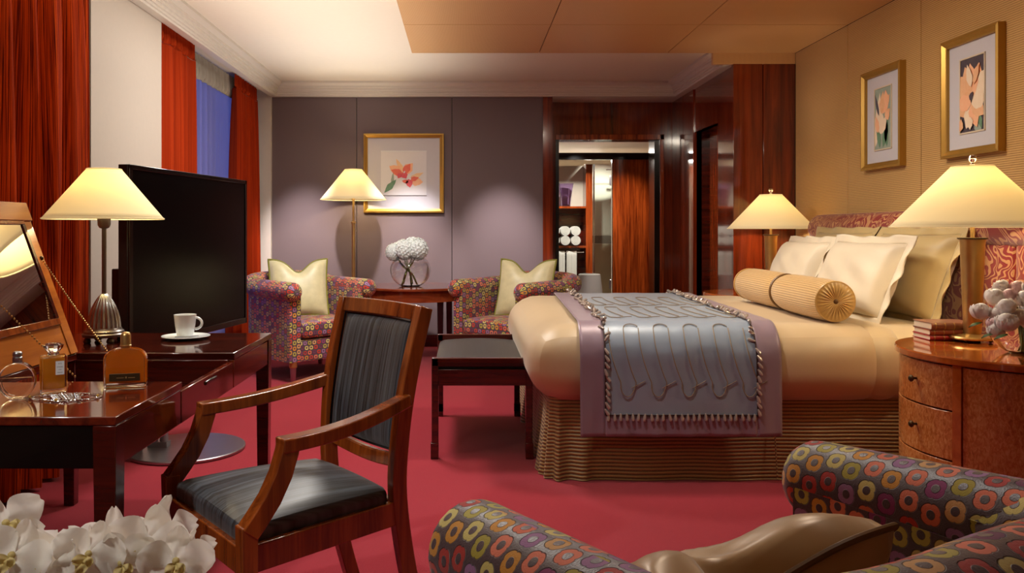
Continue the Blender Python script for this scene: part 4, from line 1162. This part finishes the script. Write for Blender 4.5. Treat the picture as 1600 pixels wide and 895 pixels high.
# peony bowl ----------------------------------------------------
pb, ph_ = bowl_of('round_glass_bowl', 'round clear glass bowl of peonies at the nightstand edge', (2.20, 3.255, .721), .13, .8, .14)
def peony(R, seed, pink):
    rng = random.Random(seed); b = MB()
    for k in range(11):
        lay = .78+.022*k; a = k*2.4+seed; tilt = .25+.5*(k/11)
        def f(u, v, a=a, lay=lay, tilt=tilt):
            th = (u-.5)*1.7; el = -PI/2+.2+v*(2.35-tilt)
            r = R*lay*math.cos(el)*(1+.03*math.sin(9*th+seed)); zz = R*lay*math.sin(el)*.92
            r = abs(r) if el < PI/2 else -abs(r)*.5
            return (r*math.cos(th*(1-.45*v*v)+a), r*math.sin(th*(1-.45*v*v)+a), zz+.004*math.sin(th*7)*v)
        b.grid(f, 8, 8)
    b.sphere((0, 0, 0), R*.74, 14, 10)
    return b
pe = [(1533, 485, 3.16, .038), (1556, 463, 3.2, .040), (1560, 492, 3.12, .037), (1553, 505, 3.1, .028), (1572, 478, 3.1, .036), (1577, 460, 3.18, .030), (1573, 502, 3.05, .041), (1592, 494, 3.1, .038), (1590, 448, 3.25, .032), (1563, 447, 3.28, .030), (1601, 465, 3.15, .036), (1612, 500, 3.12, .04), (1615, 450, 3.2, .038), (1608, 480, 3.2, .035), (1556, 515, 3.08, .032)]
pk = {3, 5, 8}
for i, (x, y, d, R) in enumerate(pe):
    c = pt(x, y, d)
    lab = ['leftmost white peony, touching the bronze lamp column', 'white peony at the upper left of the nightstand bouquet', 'white peony right beside the leftmost bloom of the nightstand bouquet', 'small pink tipped peony bud low at the left of the nightstand bouquet',
           'round white peony in the middle of the nightstand bouquet', 'pink tipped peony bud near the top of the nightstand bouquet', 'largest lowest white peony over the glass bowl rim', 'white peony in the middle right of the nightstand bouquet', 'pink tipped peony bud at the top right of the nightstand bouquet',
           'topmost white peony at the back left of the nightstand bouquet', 'white peony at the upper right edge of the nightstand bouquet', 'white peony at the lower right of the nightstand bouquet, cut by the frame', 'white peony at the far right top, cut by the frame', 'white peony at the right edge between two cut blooms', 'small white peony drooping over the left rim of the glass bowl'][i]
    o = thing('peony', lab, 'flower', c, 0, 'white peonies in the glass bowl' if i not in pk else 'pink tipped peony buds in the glass bowl')
    bl = peony(R*1.02, i, i in pk).build('bloom', M['peony'] if i not in pk else M['peonypink'], o, smooth=70)
    bl.rotation_euler = (rng.uniform(-.5, .3), rng.uniform(-.6, .3), rng.uniform(0, 6))
    base = Vector((2.20, 3.255, .745))+Vector((rng.uniform(-.05, .05), rng.uniform(-.05, .05), 0)); nk = Vector((2.2, 3.255, .86))+Vector((rng.uniform(-.03, .03), rng.uniform(-.03, .03), 0))
    MB().tube([Vector((0, 0, -R*.6)), (nk-c), (nk*.4+base*.6-c), (base-c)], .0045, 6).build('stem', M['stem'], o)
    if i % 3 == 0:
        b = MB(); q = Vector((-.01, -.02, -R*.9)); b.grid(lambda u, v: (q.x-.05*v, q.y+(u-.5)*.035*math.sin(PI*min(1, v+.05)), q.z-.02*v*v-.01+.004*math.cos((u-.5)*3)), 6, 8); b.build('leaf', M['leaf'], o)

# ================================================================= bench
be = thing('bench', 'dark mahogany bench with charcoal seat at the foot of the bed', 'bench', (.098, 4.88, 0))
bx0, bx1, by0, by1 = -.268, .262, -.515, .52
for sx, x in ((-1, bx0), (1, bx1)):
    for sy, y in ((-1, by0), (1, by1)):
        b = MB(); b.box(min(x, x-sx*.036), max(x, x-sx*.036), min(y, y-sy*.036), max(y, y-sy*.036), 0.03, .53)
        b.box(min(x+sx*.005, x-sx*.036), max(x+sx*.005, x-sx*.036), min(y+sy*.004, y-sy*.036), max(y+sy*.004, y-sy*.036), 0, .085)
        b.build('leg', M['darkwood'], be, bevel=.003)
for y, s in ((by0, 1), (by1, -1)):
    b = MB(); b.sweep([(bx0+.0+(bx1-bx0)*i/14, y+s*.018, .508+.0*(i/7-1)**2) for i in range(15)], lambda t: [(-.018, -.022), (.018, -.022), (.018, .022), (-.018, .022)], (0, 1, 0))
    b.build('end_rail', M['darkwood'], be, bevel=.004)
    box('apron', M['darkwood'], be, bx0+.03, bx1-.03, min(y+s*.006, y+s*.03), max(y+s*.006, y+s*.03), .385, .47 if s == 1 else .43, bevel=.002)
for x, s in ((bx0, 1), (bx1, -1)):
    box('side_rail', M['darkwood'], be, min(x+s*.006, x+s*.03), max(x+s*.006, x+s*.03), by0+.03, by1-.03, .385, .44, bevel=.002)
MB().rbox(((bx1-bx0)/2-.012, (by1-by0)/2-.04, .045), .03, 16, c=((bx0+bx1)/2, (by0+by1)/2, .452), deform=lambda p: (p.x, p.y, p.z+(.018*(1-(p.x/.27)**2) if p.z > 0 else 0))).build('seat_cushion', M['benchcloth'], be, smooth=60)

# ================================================================= TV
tv = thing('television', 'large black flat television turned beside the desk on a steel floor stand', 'television', (-1.45, 4.49, 0))
A = Vector((-1.555, 3.85)); B = Vector((-1.345, 5.13)); ang = math.atan2(B.y-A.y, B.x-A.x); Lt = (B-A).length
R3 = Matrix.Rotation(ang, 4, 'Z'); Tm = Matrix.Translation((0, 0, .632)) @ R3
# local x along width, local -y = front (towards +X world side)
def tvb(b): return b.xf(Tm)
hgt = .875
tvb(MB().box(-Lt/2, Lt/2, .0, .05, 0, hgt)).build('casing', M['tv'], tv, bevel=.004)
tvb(MB().box(-Lt/2+.12, Lt/2-.12, .05, .1, .1, hgt-.1)).build('rear_housing', M['tv'], tv, bevel=.01)
tvb(MB().box(-Lt/2, -Lt/2+.03, -.008, .0, 0, hgt).box(Lt/2-.022, Lt/2, -.008, 0, 0, hgt).box(-Lt/2, Lt/2, -.008, 0, hgt-.022, hgt).box(-Lt/2, Lt/2, -.008, 0, 0, .035)).build('bezel', M['black'], tv, bevel=.002)
tvb(MB().box(-Lt/2+.03, Lt/2-.022, -.003, .001, .035, hgt-.022)).build('screen', M['screen'], tv)
b = MB(); b.cyl((-.245+.0, .06, .02), (-.245, .06, .9), .022, seg=20); b.build('stand_pole', M['steel'], tv)
b = MB(); b.cyl((-.19, .06, .02), (-.19, .06, .9), .022, seg=20); b.build('stand_pole', M['steel'], tv)
MB().lathe([(.31, 0), (.315, .006), (.315, .016), (.31, .02), (.001, .02)], (-.07, .06, 0), 90).build('stand_plate', M['steel'], tv, smooth=30)
box('stand_foot', M['steel'], tv, -.27, -.165, .03, .09, .02, .05)
sb = thing('set_top_box', 'slim black box standing behind the television near the pier', 'box', (-1.79, 4.4, 0))
box('case', M['black'], sb, -.05, .05, -.06, .06, .3, 1.0, bevel=.006); box('foot', M['steel'], sb, -.06, .06, -.08, .08, 0, .3)

# ================================================================= desk
dk = thing('vanity_desk', 'long mahogany vanity desk with lifted mirror lid', 'desk', (-1.35, 2.85, 0))
DX0, DX1 = -1.75, -.85; Z = .745
def dbox(name, mat, x0, x1, y0_, y1_, z0, z1, bevel=.002): return box(name, mat, dk, x0+1.35, x1+1.35, y0_-2.85, y1_-2.85, z0, z1, bevel=bevel)
dbox('front_top', M['desk'], DX0, DX1, 2.03, 2.51, Z-.022, Z, .003)
dbox('rear_top', M['desk_x'], DX0, DX1, 3.08, 3.68, Z-.022, Z+.002, .003)
dbox('well_edge', M['desk'], DX0, -1.432, 2.51, 3.08, Z-.022, Z, .002)
dbox('well_floor', M['darkwood'], -1.43, DX1-.02, 2.51, 3.08, .62, .63)
dbox('well_wall', M['darkwood'], -1.43, DX1-.02, 3.06, 3.08, .63, Z-.022)
dbox('well_wall', M['darkwood'], -1.43, DX1-.02, 2.51, 2.53, .63, Z-.022)
dbox('well_lip', M['desk_x'], -1.43, DX1-.02, 3.065, 3.078, Z-.05, Z-.044)
dbox('front_apron', M['black'], DX0+.05, DX1-.05, 2.035, 2.055, .617, Z-.022)  # mahogany front, its unlit darkness put in as black colour
dbox('rear_apron', M['desk_x'], DX0+.05, DX1-.05, 3.655, 3.675, .617, Z-.022)
dbox('side_apron', M['desk'], DX0+.003, DX0+.025, 2.09, 3.62, .617, Z-.022)
for a, b_ in ((2.09, 2.505), (2.512, 3.075), (3.082, 3.61)):
    q = dbox('drawer_front', M['desk'], DX1-.025, DX1-.003, a, b_, .617, (Z-.024) if not (2.51 < a < 3) else Z-.03, .003)
box('drawer_pull', M['black'], dk, 1.35-.856, 1.35-.848, 2.74-2.85, 2.86-2.85, .69, .702, bevel=.003)
for x in (DX0, DX1-.055):
    for y in (2.03, 3.62):
        b = MB(); b.frus((x+.0275+1.35, y+.0275-2.85, 0), (.022, .022), (x+.0275+1.35, y+.0275-2.85, Z-.022), (.0285, .029)); b.build('leg', M['darkwood'], dk, bevel=.002)
# lid with mirror: hinge line at X=-1.43, y 2.51..3.08; local (a along y, b up the lid)
al = math.radians(20); up = Vector((-math.sin(al), 0, math.cos(al))); nr = Vector((math.cos(al), 0, math.sin(al))); hx = Vector((-1.43+1.35, 0, Z+.004))
def lidbox(name, mat, parent, y0_, y1_, b0, b1, n0, n1, bevel=.002):
    p = []
    for n_ in (n0, n1):
        for (yy, bb) in ((y0_, b0), (y1_, b0), (y1_, b1), (y0_, b1)):
            q = hx+up*bb+nr*n_; p.append((q.x, yy-2.85, q.z))
    return MB().hexa(p).build(name, mat, parent, bevel=bevel)
lid = lidbox('lid', M['lidwood'], dk, 2.512, 3.078, 0, .585, -.022, 0)
lidbox('lid_cap', M['lidwood'], lid, 2.512, 3.078, .515, .585, 0, .012)
lidbox('lid_stile', M['lidwood'], lid, 3.022, 3.078, .0, .515, 0, .004)
for nm, (a0, a1, b0, b1) in (('mirror_frame', (2.56, 3.02, .115, .14)), ('mirror_frame', (3.0, 3.02, .14, .5)), ('mirror_frame', (2.56, 2.58, .14, .5)), ('mirror_frame', (2.56, 3.02, .5, .515))):
    lidbox(nm, M['darkwood'] if a1-a0 < .1 else M['chairwood'], lid, a0, a1, b0, b1, 0, .01)
lidbox('mirror', M['mirror'], lid, 2.58, 3.0, .14, .5, .0, .005, 0)
for yy in (2.56, 3.055):
    p0 = hx+up*.37+nr*.005; p0 = Vector((p0.x, yy-2.85, p0.z)); p1 = Vector((-1.31+1.35 if yy > 3 else -1.20+1.35, yy-2.85+.015, Z-.0))
    n = 46; b = MB()
    for i in range(n):
        t = (i+.5)/n; q = p0.lerp(p1, t); q.z -= .006*math.sin(PI*t); b.sphere(q, .0036, 5, 3, (1, .7, 1.2))
    b.build('stay_chain', M['brass'], dk); MB().sphere(p0, .008, 10, 6).build('chain_stud', M['darkbrass'], lid)

# ---- items on the desk
cup = thing('espresso_cup', 'white espresso cup standing on the desk saucer', 'cup', (-1.163, 3.47, Z+.013))
MB().lathe([(.02, .0), (.031, .002), (.034, .006), (.041, .05), (.0455, .092), (.043, .092), (.038, .05), (.03, .01), (.001, .008)], seg=40).build('cup_body', M['porcelain'], cup, smooth=60)
MB().tube([(.04+.03*math.sin(a)*1.0, 0, .056+.024*math.cos(a)) for a in [PI*(.02+.96*i/14) for i in range(15)]], .0055, 10).build('handle', M['porcelain'], cup, smooth=60)
sc = thing('saucer', 'white porcelain saucer under the espresso cup', 'saucer', (-1.16, 3.47, Z+.003))
MB().lathe([(.04, 0), (.045, .001), (.075, .006), (.098, .013), (.097, .015), (.07, .01), (.04, .006), (.001, .006)], seg=56).build('dish', M['porcelain'], sc, smooth=60)
MB().tube([(-.02, -.07, .016), (.02, -.066, .016), (.07, -.05, .02)], [.005, .003, .002], 8).build('spoon', M['steel'], sc)

def superbottle(parent, hw, hd, h, rtop, n=20, z0=0, name='glass_body', mat=None, inset=0, fill=1.0):
    """rounded-shoulder bottle: front outline extruded"""
    pts = []
    w_ = hw-inset; H_ = (h-inset*2)*fill; zb = z0+inset
    pts.append((-w_, zb)); pts.append((w_, zb))
    if fill >= 1:
        for i in range(n+1):
            a = PI*i/n; x = w_*math.cos(a); x = math.copysign(abs(x/w_)**.75*w_, x); pts.append((x, zb+H_-rtop+rtop*max(0, math.sin(a))**.8))
    else: pts += [(w_, zb+H_), (-w_, zb+H_)]
    vs = [(x, -hd+inset, z) for x, z in pts]+[(x, hd-inset, z) for x, z in pts]; m = len(pts)
    fs = [tuple(range(m)), tuple(range(m, 2*m))[::-1]]+[(k, m+k, m+(k+1) % m, (k+1) % m) for k in range(m)]
    return MB().add(vs, fs).build(name, mat, parent, bevel=.004 if not inset else 0, smooth=40)
ob = thing('amber_perfume_bottle', 'amber perfume bottle with rounded shoulders, gold cap and dark nameplate', 'perfume bottle', (-.988, 2.43, Z+.001), math.radians(14))
superbottle(ob, .058, .02, .112, .035, mat=M['glass'])
superbottle(ob, .058, .02, .112, .035, mat=M['amberdeep'], inset=.006, name='perfume', z0=.006)
MB().lathe([(.013, .112), (.016, .116), (.016, .12), (.0145, .121), (.0145, .148), (.011, .156), (.001, .159)], seg=24).build('cap', M['brass'], ob, smooth=50)
MB().tube([(0, 0, .108), (.002, 0, .08), (.01, 0, .045)], .0015, 6).build('dip_tube', M['gold'], ob)
pl = MB().box(-.042, .042, -.0225, -.02, .018, .04).build('nameplate', M['darkbrass'], ob, bevel=.001)
MB().box(-.022, -.002, -.0232, -.0226, .027, .0285).box(.002, .006, -.0232, -.0226, .026, .031).box(.01, .028, -.0232, -.0226, .027, .0285).build('engraved_line', M['gilt'], pl)
sq = thing('square_perfume_bottle', 'square amber perfume bottle with crystal stopper and white label', 'perfume bottle', (-1.155, 2.34, Z+.001), math.radians(32))
MB().box(-.034, .034, -.017, .017, 0, .104).build('glass_body', M['glass'], sq, bevel=.004)
MB().box(-.028, .028, -.011, .011, .01, .097).build('perfume', M['amber'], sq, bevel=.002)
MB().lathe([(.012, .104), (.014, .106), (.012, .112), (.016, .116), (.022, .124), (.024, .132), (.016, .138), (.001, .139)], seg=12, rfn=lambda r, z, a: r*(1+.12*math.cos(6*a)), sy=.8).build('stopper', M['glass'], sq, smooth=0)
lb = MB().box(.004, .026, -.0178, -.0171, .05, .088).build('label', M['lbl'], sq)
def text(body, size, parent, loc, rot, mat):
    cu = bpy.data.curves.new('lettering', 'FONT'); cu.body = body; cu.size = size; cu.align_x = 'CENTER'; cu.align_y = 'CENTER'; cu.extrude = .00005
    tmp = bpy.data.objects.new('tmp', cu); col.objects.link(tmp)
    dg = bpy.context.evaluated_depsgraph_get(); me = bpy.data.meshes.new_from_object(tmp.evaluated_get(dg))
    bpy.data.objects.remove(tmp); me.materials.clear(); me.materials.append(mat)
    o = bpy.data.objects.new('lettering', me); col.objects.link(o); o.parent = parent; o.location = loc; o.rotation_euler = rot
    return o
text('N°5', .005, lb, (.015, -.018, .081), (PI/2, 0, 0), M['ink'])
text('CHANEL', .0042, lb, (.015, -.018, .0715), (PI/2, 0, 0), M['ink'])
text('PARIS', .003, lb, (.015, -.018, .064), (PI/2, 0, 0), M['ink'])
text('PARFUM', .0038, lb, (.015, -.018, .056), (PI/2, 0, 0), M['ink'])
rd = thing('round_perfume_bottle', 'clear round disc perfume bottle at the left edge of the desk', 'perfume bottle', (-1.213, 2.26, Z+.001), math.radians(20))
def disc(r, hd, zc, mat, name, cut=None):
    n = 40; pts = []
    for i in range(n):
        a = 2*PI*i/n; x = r*.92*math.cos(a); z = zc+r*math.sin(a)
        if cut is not None: z = min(z, cut)
        pts.append((x, max(z, .0 if hd > .012 else .004)))
    vs = [(x, -hd, z) for x, z in pts]+[(x, hd, z) for x, z in pts]
    fs = [tuple(range(n)), tuple(range(n, 2*n))[::-1]]+[(k, n+k, n+(k+1) % n, (k+1) % n) for k in range(n)]
    return MB().add(vs, fs).build(name, mat, rd, bevel=.003 if hd > .012 else 0, smooth=40)
disc(.05, .017, .047, M['glass'], 'glass_body'); disc(.04, .010, .047, M['rose'], 'perfume', .055)
MB().lathe([(.011, .096), (.0125, .098), (.0125, .11), (.01, .112), (.012, .114), (.012, .122), (.009, .125), (.001, .126)], seg=24).build('cap', M['pewterlight'], rd, smooth=50)
# necklace
nk = thing('silver_necklace', 'tangled silver chain necklace lying on the front desk top', 'necklace', (-1.10, 2.25, Z+.002))
rg = random.Random(5)
def chain(pts, r, name, mat, step=.006, big=1):
    b = MB(); P = [Vector(p) for p in pts]
    dense = []
    for i in range(len(P)-1):
        p0 = P[max(0, i-1)]; p1 = P[i]; p2 = P[i+1]; p3 = P[min(len(P)-1, i+2)]
        n = max(2, int((p2-p1).length/step))
        for k in range(n):
            t = k/n; dense.append(.5*((2*p1)+(-p0+p2)*t+(2*p0-5*p1+4*p2-p3)*t*t+(-p0+3*p1-3*p2+p3)*t**3))
    for i, q in enumerate(dense):
        a = rg.uniform(-.4, .4); d = (dense[min(i+1, len(dense)-1)]-dense[max(0, i-1)]).normalized(); s = Vector((-d.y, d.x, 0))
        ring = [q+d*(step*.62*math.cos(t*PI/4))+s*(r*big*math.sin(t*PI/4))+Vector((0, 0, .0012*math.sin(t*PI/4+i))) for t in range(8)]
        b.tube(ring, r*.32, 4, closed=True)
    b.build(name, mat, nk)
chain([(-.075, -.0, .001), (-.05, .03, .001), (.0, .055, .001), (.06, .06, .001), (.1, .04, .001), (.105, 0, .001), (.07, -.03, .001), (.02, -.045, .001), (-.02, -.03, .001), (-.055, -.02, .001), (-.075, 0, .001)], .0035, 'outer_chain', M['chrome'])
for k in range(5):
    yy = .03-k*.015
    chain([(-.03+.01*k, yy, .003), (.0+.01*k, yy-.006, .004), (.03+.008*k, yy+.004, .003), (.06+.004*k, yy-.004, .003)], .0045, 'link_strand', M['pewterlight'] if k % 2 else M['chrome'], .008)
for x, y in ((-.072, -.004), (.105, .01), (.02, -.047)): MB().sphere((x, y, .004), .0045, 8, 6).build('bead', M['gold'], nk)

# ================================================================= desk armchair
ch = thing('desk_armchair', 'mahogany open armchair with charcoal striped upholstery in the foreground', 'chair', (-.522, 2.405, 0), math.radians(-51.7))
FW = .275; BWd = .22
def rect(a, b): return lambda t: [(-a, -b), (a, -b), (a, b), (-a, b)]
# front legs
for s in (-1, 1):
    b = MB(); b.frus((s*(FW-.008), -.225, 0), (.017, .017), (s*(FW-.002), -.232, .475), (.022, .022)); b.build('front_leg', M['chairwood'], ch, bevel=.003)
    # back stile + leg in one curved member
    pts = [(s*(BWd-.025), .36, 0), (s*(BWd-.025), .30, .2), (s*(BWd-.022), .262, .42), (s*(BWd-.015), .262, .58), (s*(BWd-.005), .285, .76), (s*(BWd+.002), .34, .975)]
    dense = []
    for i in range(len(pts)-1):
        p0 = Vector(pts[max(0, i-1)]); p1 = Vector(pts[i]); p2 = Vector(pts[i+1]); p3 = Vector(pts[min(len(pts)-1, i+2)])
        for k in range(5):
            t = k/5; dense.append(.5*((2*p1)+(-p0+p2)*t+(2*p0-5*p1+4*p2-p3)*t*t+(-p0+3*p1-3*p2+p3)*t**3))
    dense.append(Vector(pts[-1]))
    MB().sweep(dense, lambda t: [(-.017, -.022-.004*math.sin(PI*t)), (.017, -.022-.004*math.sin(PI*t)), (.017, .022), (-.017, .022)], (1, 0, 0)).build('back_stile', M['chairwood'], ch, bevel=.003)
    # arm support + armrest
    sup = [(s*FW, -.232, .455), (s*FW, -.205, .487), (s*FW, -.172, .53), (s*FW, -.143, .585), (s*FW, -.125, .64), (s*FW, -.12, .665)]
    MB().sweep(sup, lambda t: [(-.023, -.024), (.023, -.024), (.023, .024), (-.023, .024)], (1, 0, 0)).build('arm_support', M['chairwood'], ch, bevel=.003)
    ar = []
    for i in range(15):
        t = i/14; y = -.145+t*.42; z_ = .658+.055*t**1.1-.012*math.sin(PI*t); x = s*(FW-(FW-BWd-.005)*t**2.0); ar.append((x, y, z_))
    MB().sweep(ar, lambda t: [(-.026+.004*t, -.018), (.026-.004*t, -.018), (.026-.004*t, .018), (-.026+.004*t, .018)], (1, 0, 0)).build('armrest', M['chairwood'], ch, bevel=.004)
    # side rail
    b = MB(); b.hexa([(s*FW-s*.02, -.22, .35), (s*FW, -.22, .35), (s*(BWd-.01), .25, .35), (s*(BWd-.03), .25, .35), (s*FW-s*.02, -.22, .42), (s*FW, -.22, .42), (s*(BWd-.01), .25, .42), (s*(BWd-.03), .25, .42)])
    b.build('side_rail', M['chairwood'], ch, bevel=.003)
box('front_rail', M['chairwood'], ch, -FW+.018, FW-.018, -.248, -.226, .35, .418, bevel=.003)
box('seat_back_rail', M['chairwood'], ch, -BWd+.03, BWd-.03, .245, .268, .35, .42, bevel=.003)
def cn(p):
    k = (p.y+.25)/.5; x = p.x*(1-.19*k); z_ = p.z+(.03*(1-(p.x/.27)**2)*(1-(p.y/.26)**2) if p.z > 0 else 0)
    return (x, p.y, z_)
MB().rbox((.252, .232, .032), .026, 16, c=(0, .0, .432), deform=cn).build('seat_cushion', M['char'], ch, smooth=60)
# curved top rail, lower rail and upholstered back (concave towards the sitter)
def backpt(x, z_, off=0):
    # y of the back plane at height z_
    k = (z_-.56)/(.975-.56); y = .262+.078*max(0, k)**1.35
    return Vector((x, y+.022*(1-(x/.2)**2)+off, z_))
MB().sweep([backpt(-.215+.43*i/16, .955+.0*i, -.0) for i in range(17)], lambda t: [(-.024, -.014), (.024, -.014), (.024, .014), (-.024, .014)], (0, .19, .98)).build('top_rail', M['chairwood'], ch, bevel=.004)
MB().sweep([backpt(-.2+.4*i/16, .535-.022*math.sin(PI*i/16), -.0) for i in range(17)], lambda t: [(-.02, -.012), (.02, -.012), (.02, .012), (-.02, .012)], (0, .1, 1)).build('lower_rail', M['chairwood'], ch, bevel=.004)
def bpad(side):
    def f(u, v):
        x = (u*2-1)*(.183+.012*v); zz = .562+.37*v-(.012*math.sin(PI*u))*(1-v); e = (max(0, (1-(u*2-1)**8))*max(0, (1-(v*2-1)**8)))**.5
        return tuple(backpt(x, zz, side*(.004+.018*e)))
    return f
MB().grid(bpad(-1), 24, 24).grid(bpad(1), 24, 24, flip=True).build('back_cushion', M['char'], ch, smooth=60)
ep = []
for k in range(80):
    q = k/20; e = q-int(q); u, v = [(e, 0), (1, e), (1-e, 1), (0, 1-e)][int(q)]
    ep.append(bpad(-1)(u, v))
MB().tube([(x, y-.006, z_) for x, y, z_ in ep], .004, 6, closed=True).build('piping', M['black'], ch)

# ================================================================= foreground armchair and cushion
tN, cN, rN = place_chair((.67, 1.60), (.04, 1.265), .62, 'flower patterned tub armchair cropped in the bottom right foreground', .86, .035)
put_cushion('gold_satin_cushion', 'gold satin cushion with bronze piping in the foreground armchair', 'cushion', chair_pt(tN, cN, rN, .075, -.14, .607), (math.radians(48), 0, rN), .46, .42, .105, M['goldsatin'], None, M['goldpipe'], .006, chop=.34, pinch=.04, n=30, wr=.022)

# ================================================================= orchids
op = thing('orchid_plant', 'white moth orchid sprays in a tall pale vase at the bottom left corner', 'plant', (-.62, .98, 0))
MB().lathe([(.09, 0), (.095, .02), (.075, .2), (.085, .4), (.1, .5), (.09, .5), (.075, .4), (.065, .2), (.001, .05)], seg=40).build('vase', M['porcelain'], op, smooth=60)
def opetal(b, l, wd, ang, base, cup=.3, twist=0):
    """petal in local flower frame: flower faces +z, petal goes out in xy at ang"""
    ca, sa = math.cos(ang), math.sin(ang)
    def f(u, v):
        w_ = wd*max(0, math.sin(PI*min(1, (v*.93+.035))))**.6*(.55+.45*min(1, v*2.2)); a = (u-.5)*w_; r = l*v
        z_ = base+cup*l*(v*v*.6)-.25*(a*a)/wd*4*cup+.006*math.sin(v*6+ang)+.0025*math.sin(u*9+v*7)
        return (r*ca-a*sa, r*sa+a*ca, z_+twist*a*v)
    b.grid(f, 8, 10)
def orchid(loc, face, R, seed):
    rg = random.Random(seed)
    q = Vector(face).normalized().to_track_quat('Z', 'Y'); q = q @ Euler((0, 0, rg.uniform(-.5, .5))).to_quaternion()
    fl_ = None
    base = MB()
    base.sphere((0, 0, 0), R*.07, 8, 6)
    fl_ = base.build('orchid_flower', M['orchidlip'], op); fl_.rotation_mode = 'QUATERNION'; fl_.rotation_quaternion = q; fl_.location = Vector(loc)-Vector((-.62, .98, 0))
    for a, l, w_, bz in ((90, .95, .62, -.004), (215, .95, .55, -.004), (325, .95, .55, -.004)):
        b = MB(); opetal(b, R*l, R*w_, math.radians(a+rg.uniform(-6, 6)), bz*R/.04, .25, rg.uniform(-.3, .3)); b.build('sepal', M['orchid'], fl_, smooth=80)
    for a in (12, 168):
        b = MB(); opetal(b, R*1.0, R*1.0, math.radians(a+rg.uniform(-6, 6)), .001, .22, rg.uniform(-.2, .2)); b.build('petal', M['orchid'], fl_, smooth=80)
    b = MB(); opetal(b, R*.5, R*.36, math.radians(-90), .012, .9); opetal(b, R*.3, R*.28, math.radians(-40), .014, 1.3); opetal(b, R*.3, R*.28, math.radians(-140), .014, 1.3); b.sphere((0, R*.06, R*.16), R*.1, 8, 6)
    b.build('lip', M['orchidlip'], fl_, smooth=80)
OR = [(8, 822, 1.05, (.6, -.6, .4), .05), (20, 872, 1.0, (.1, -1, .5), .048), (70, 885, 1.02, (-.3, -1, .4), .05), (110, 866, 1.06, (-.5, -.5, .7), .042), (140, 868, 1.02, (.1, -1, .3), .045),
      (178, 835, 1.12, (.1, -.6, .9), .042), (190, 880, 1.03, (.4, -.9, .1), .045), (232, 850, 1.06, (.1, -1, .2), .053), (262, 826, 1.12, (.9, -.5, .4), .045), (275, 878, 1.04, (.3, -1, .2), .047), (305, 862, 1.1, (.8, -.7, .3), .030), (40, 850, 1.12, (.2, -.4, 1), .04)]
for i, (x, y, d, f, R) in enumerate(OR): orchid(pt(x, y, d), f, R, i)
o_ = Vector((-.62, .98, 0))
for a, b_ in (((8, 840, 1.1), (300, 868, 1.12)), ((20, 890, 1.05), (270, 893, 1.08))):
    A_ = pt(*a)-o_; B_ = pt(*b_)-o_; c0 = Vector((0, 0, .46))
    for k, E in enumerate((A_, B_)):
        pts = []
        for j in range(13):
            t = j/12; pts.append(c0*(1-t)**2+(c0*.3+E*.7+Vector((0, 0, .06)))*2*t*(1-t)+E*t*t)
        MB().tube(pts, .0032, 7).build('flower_stem', M['stem'], op)
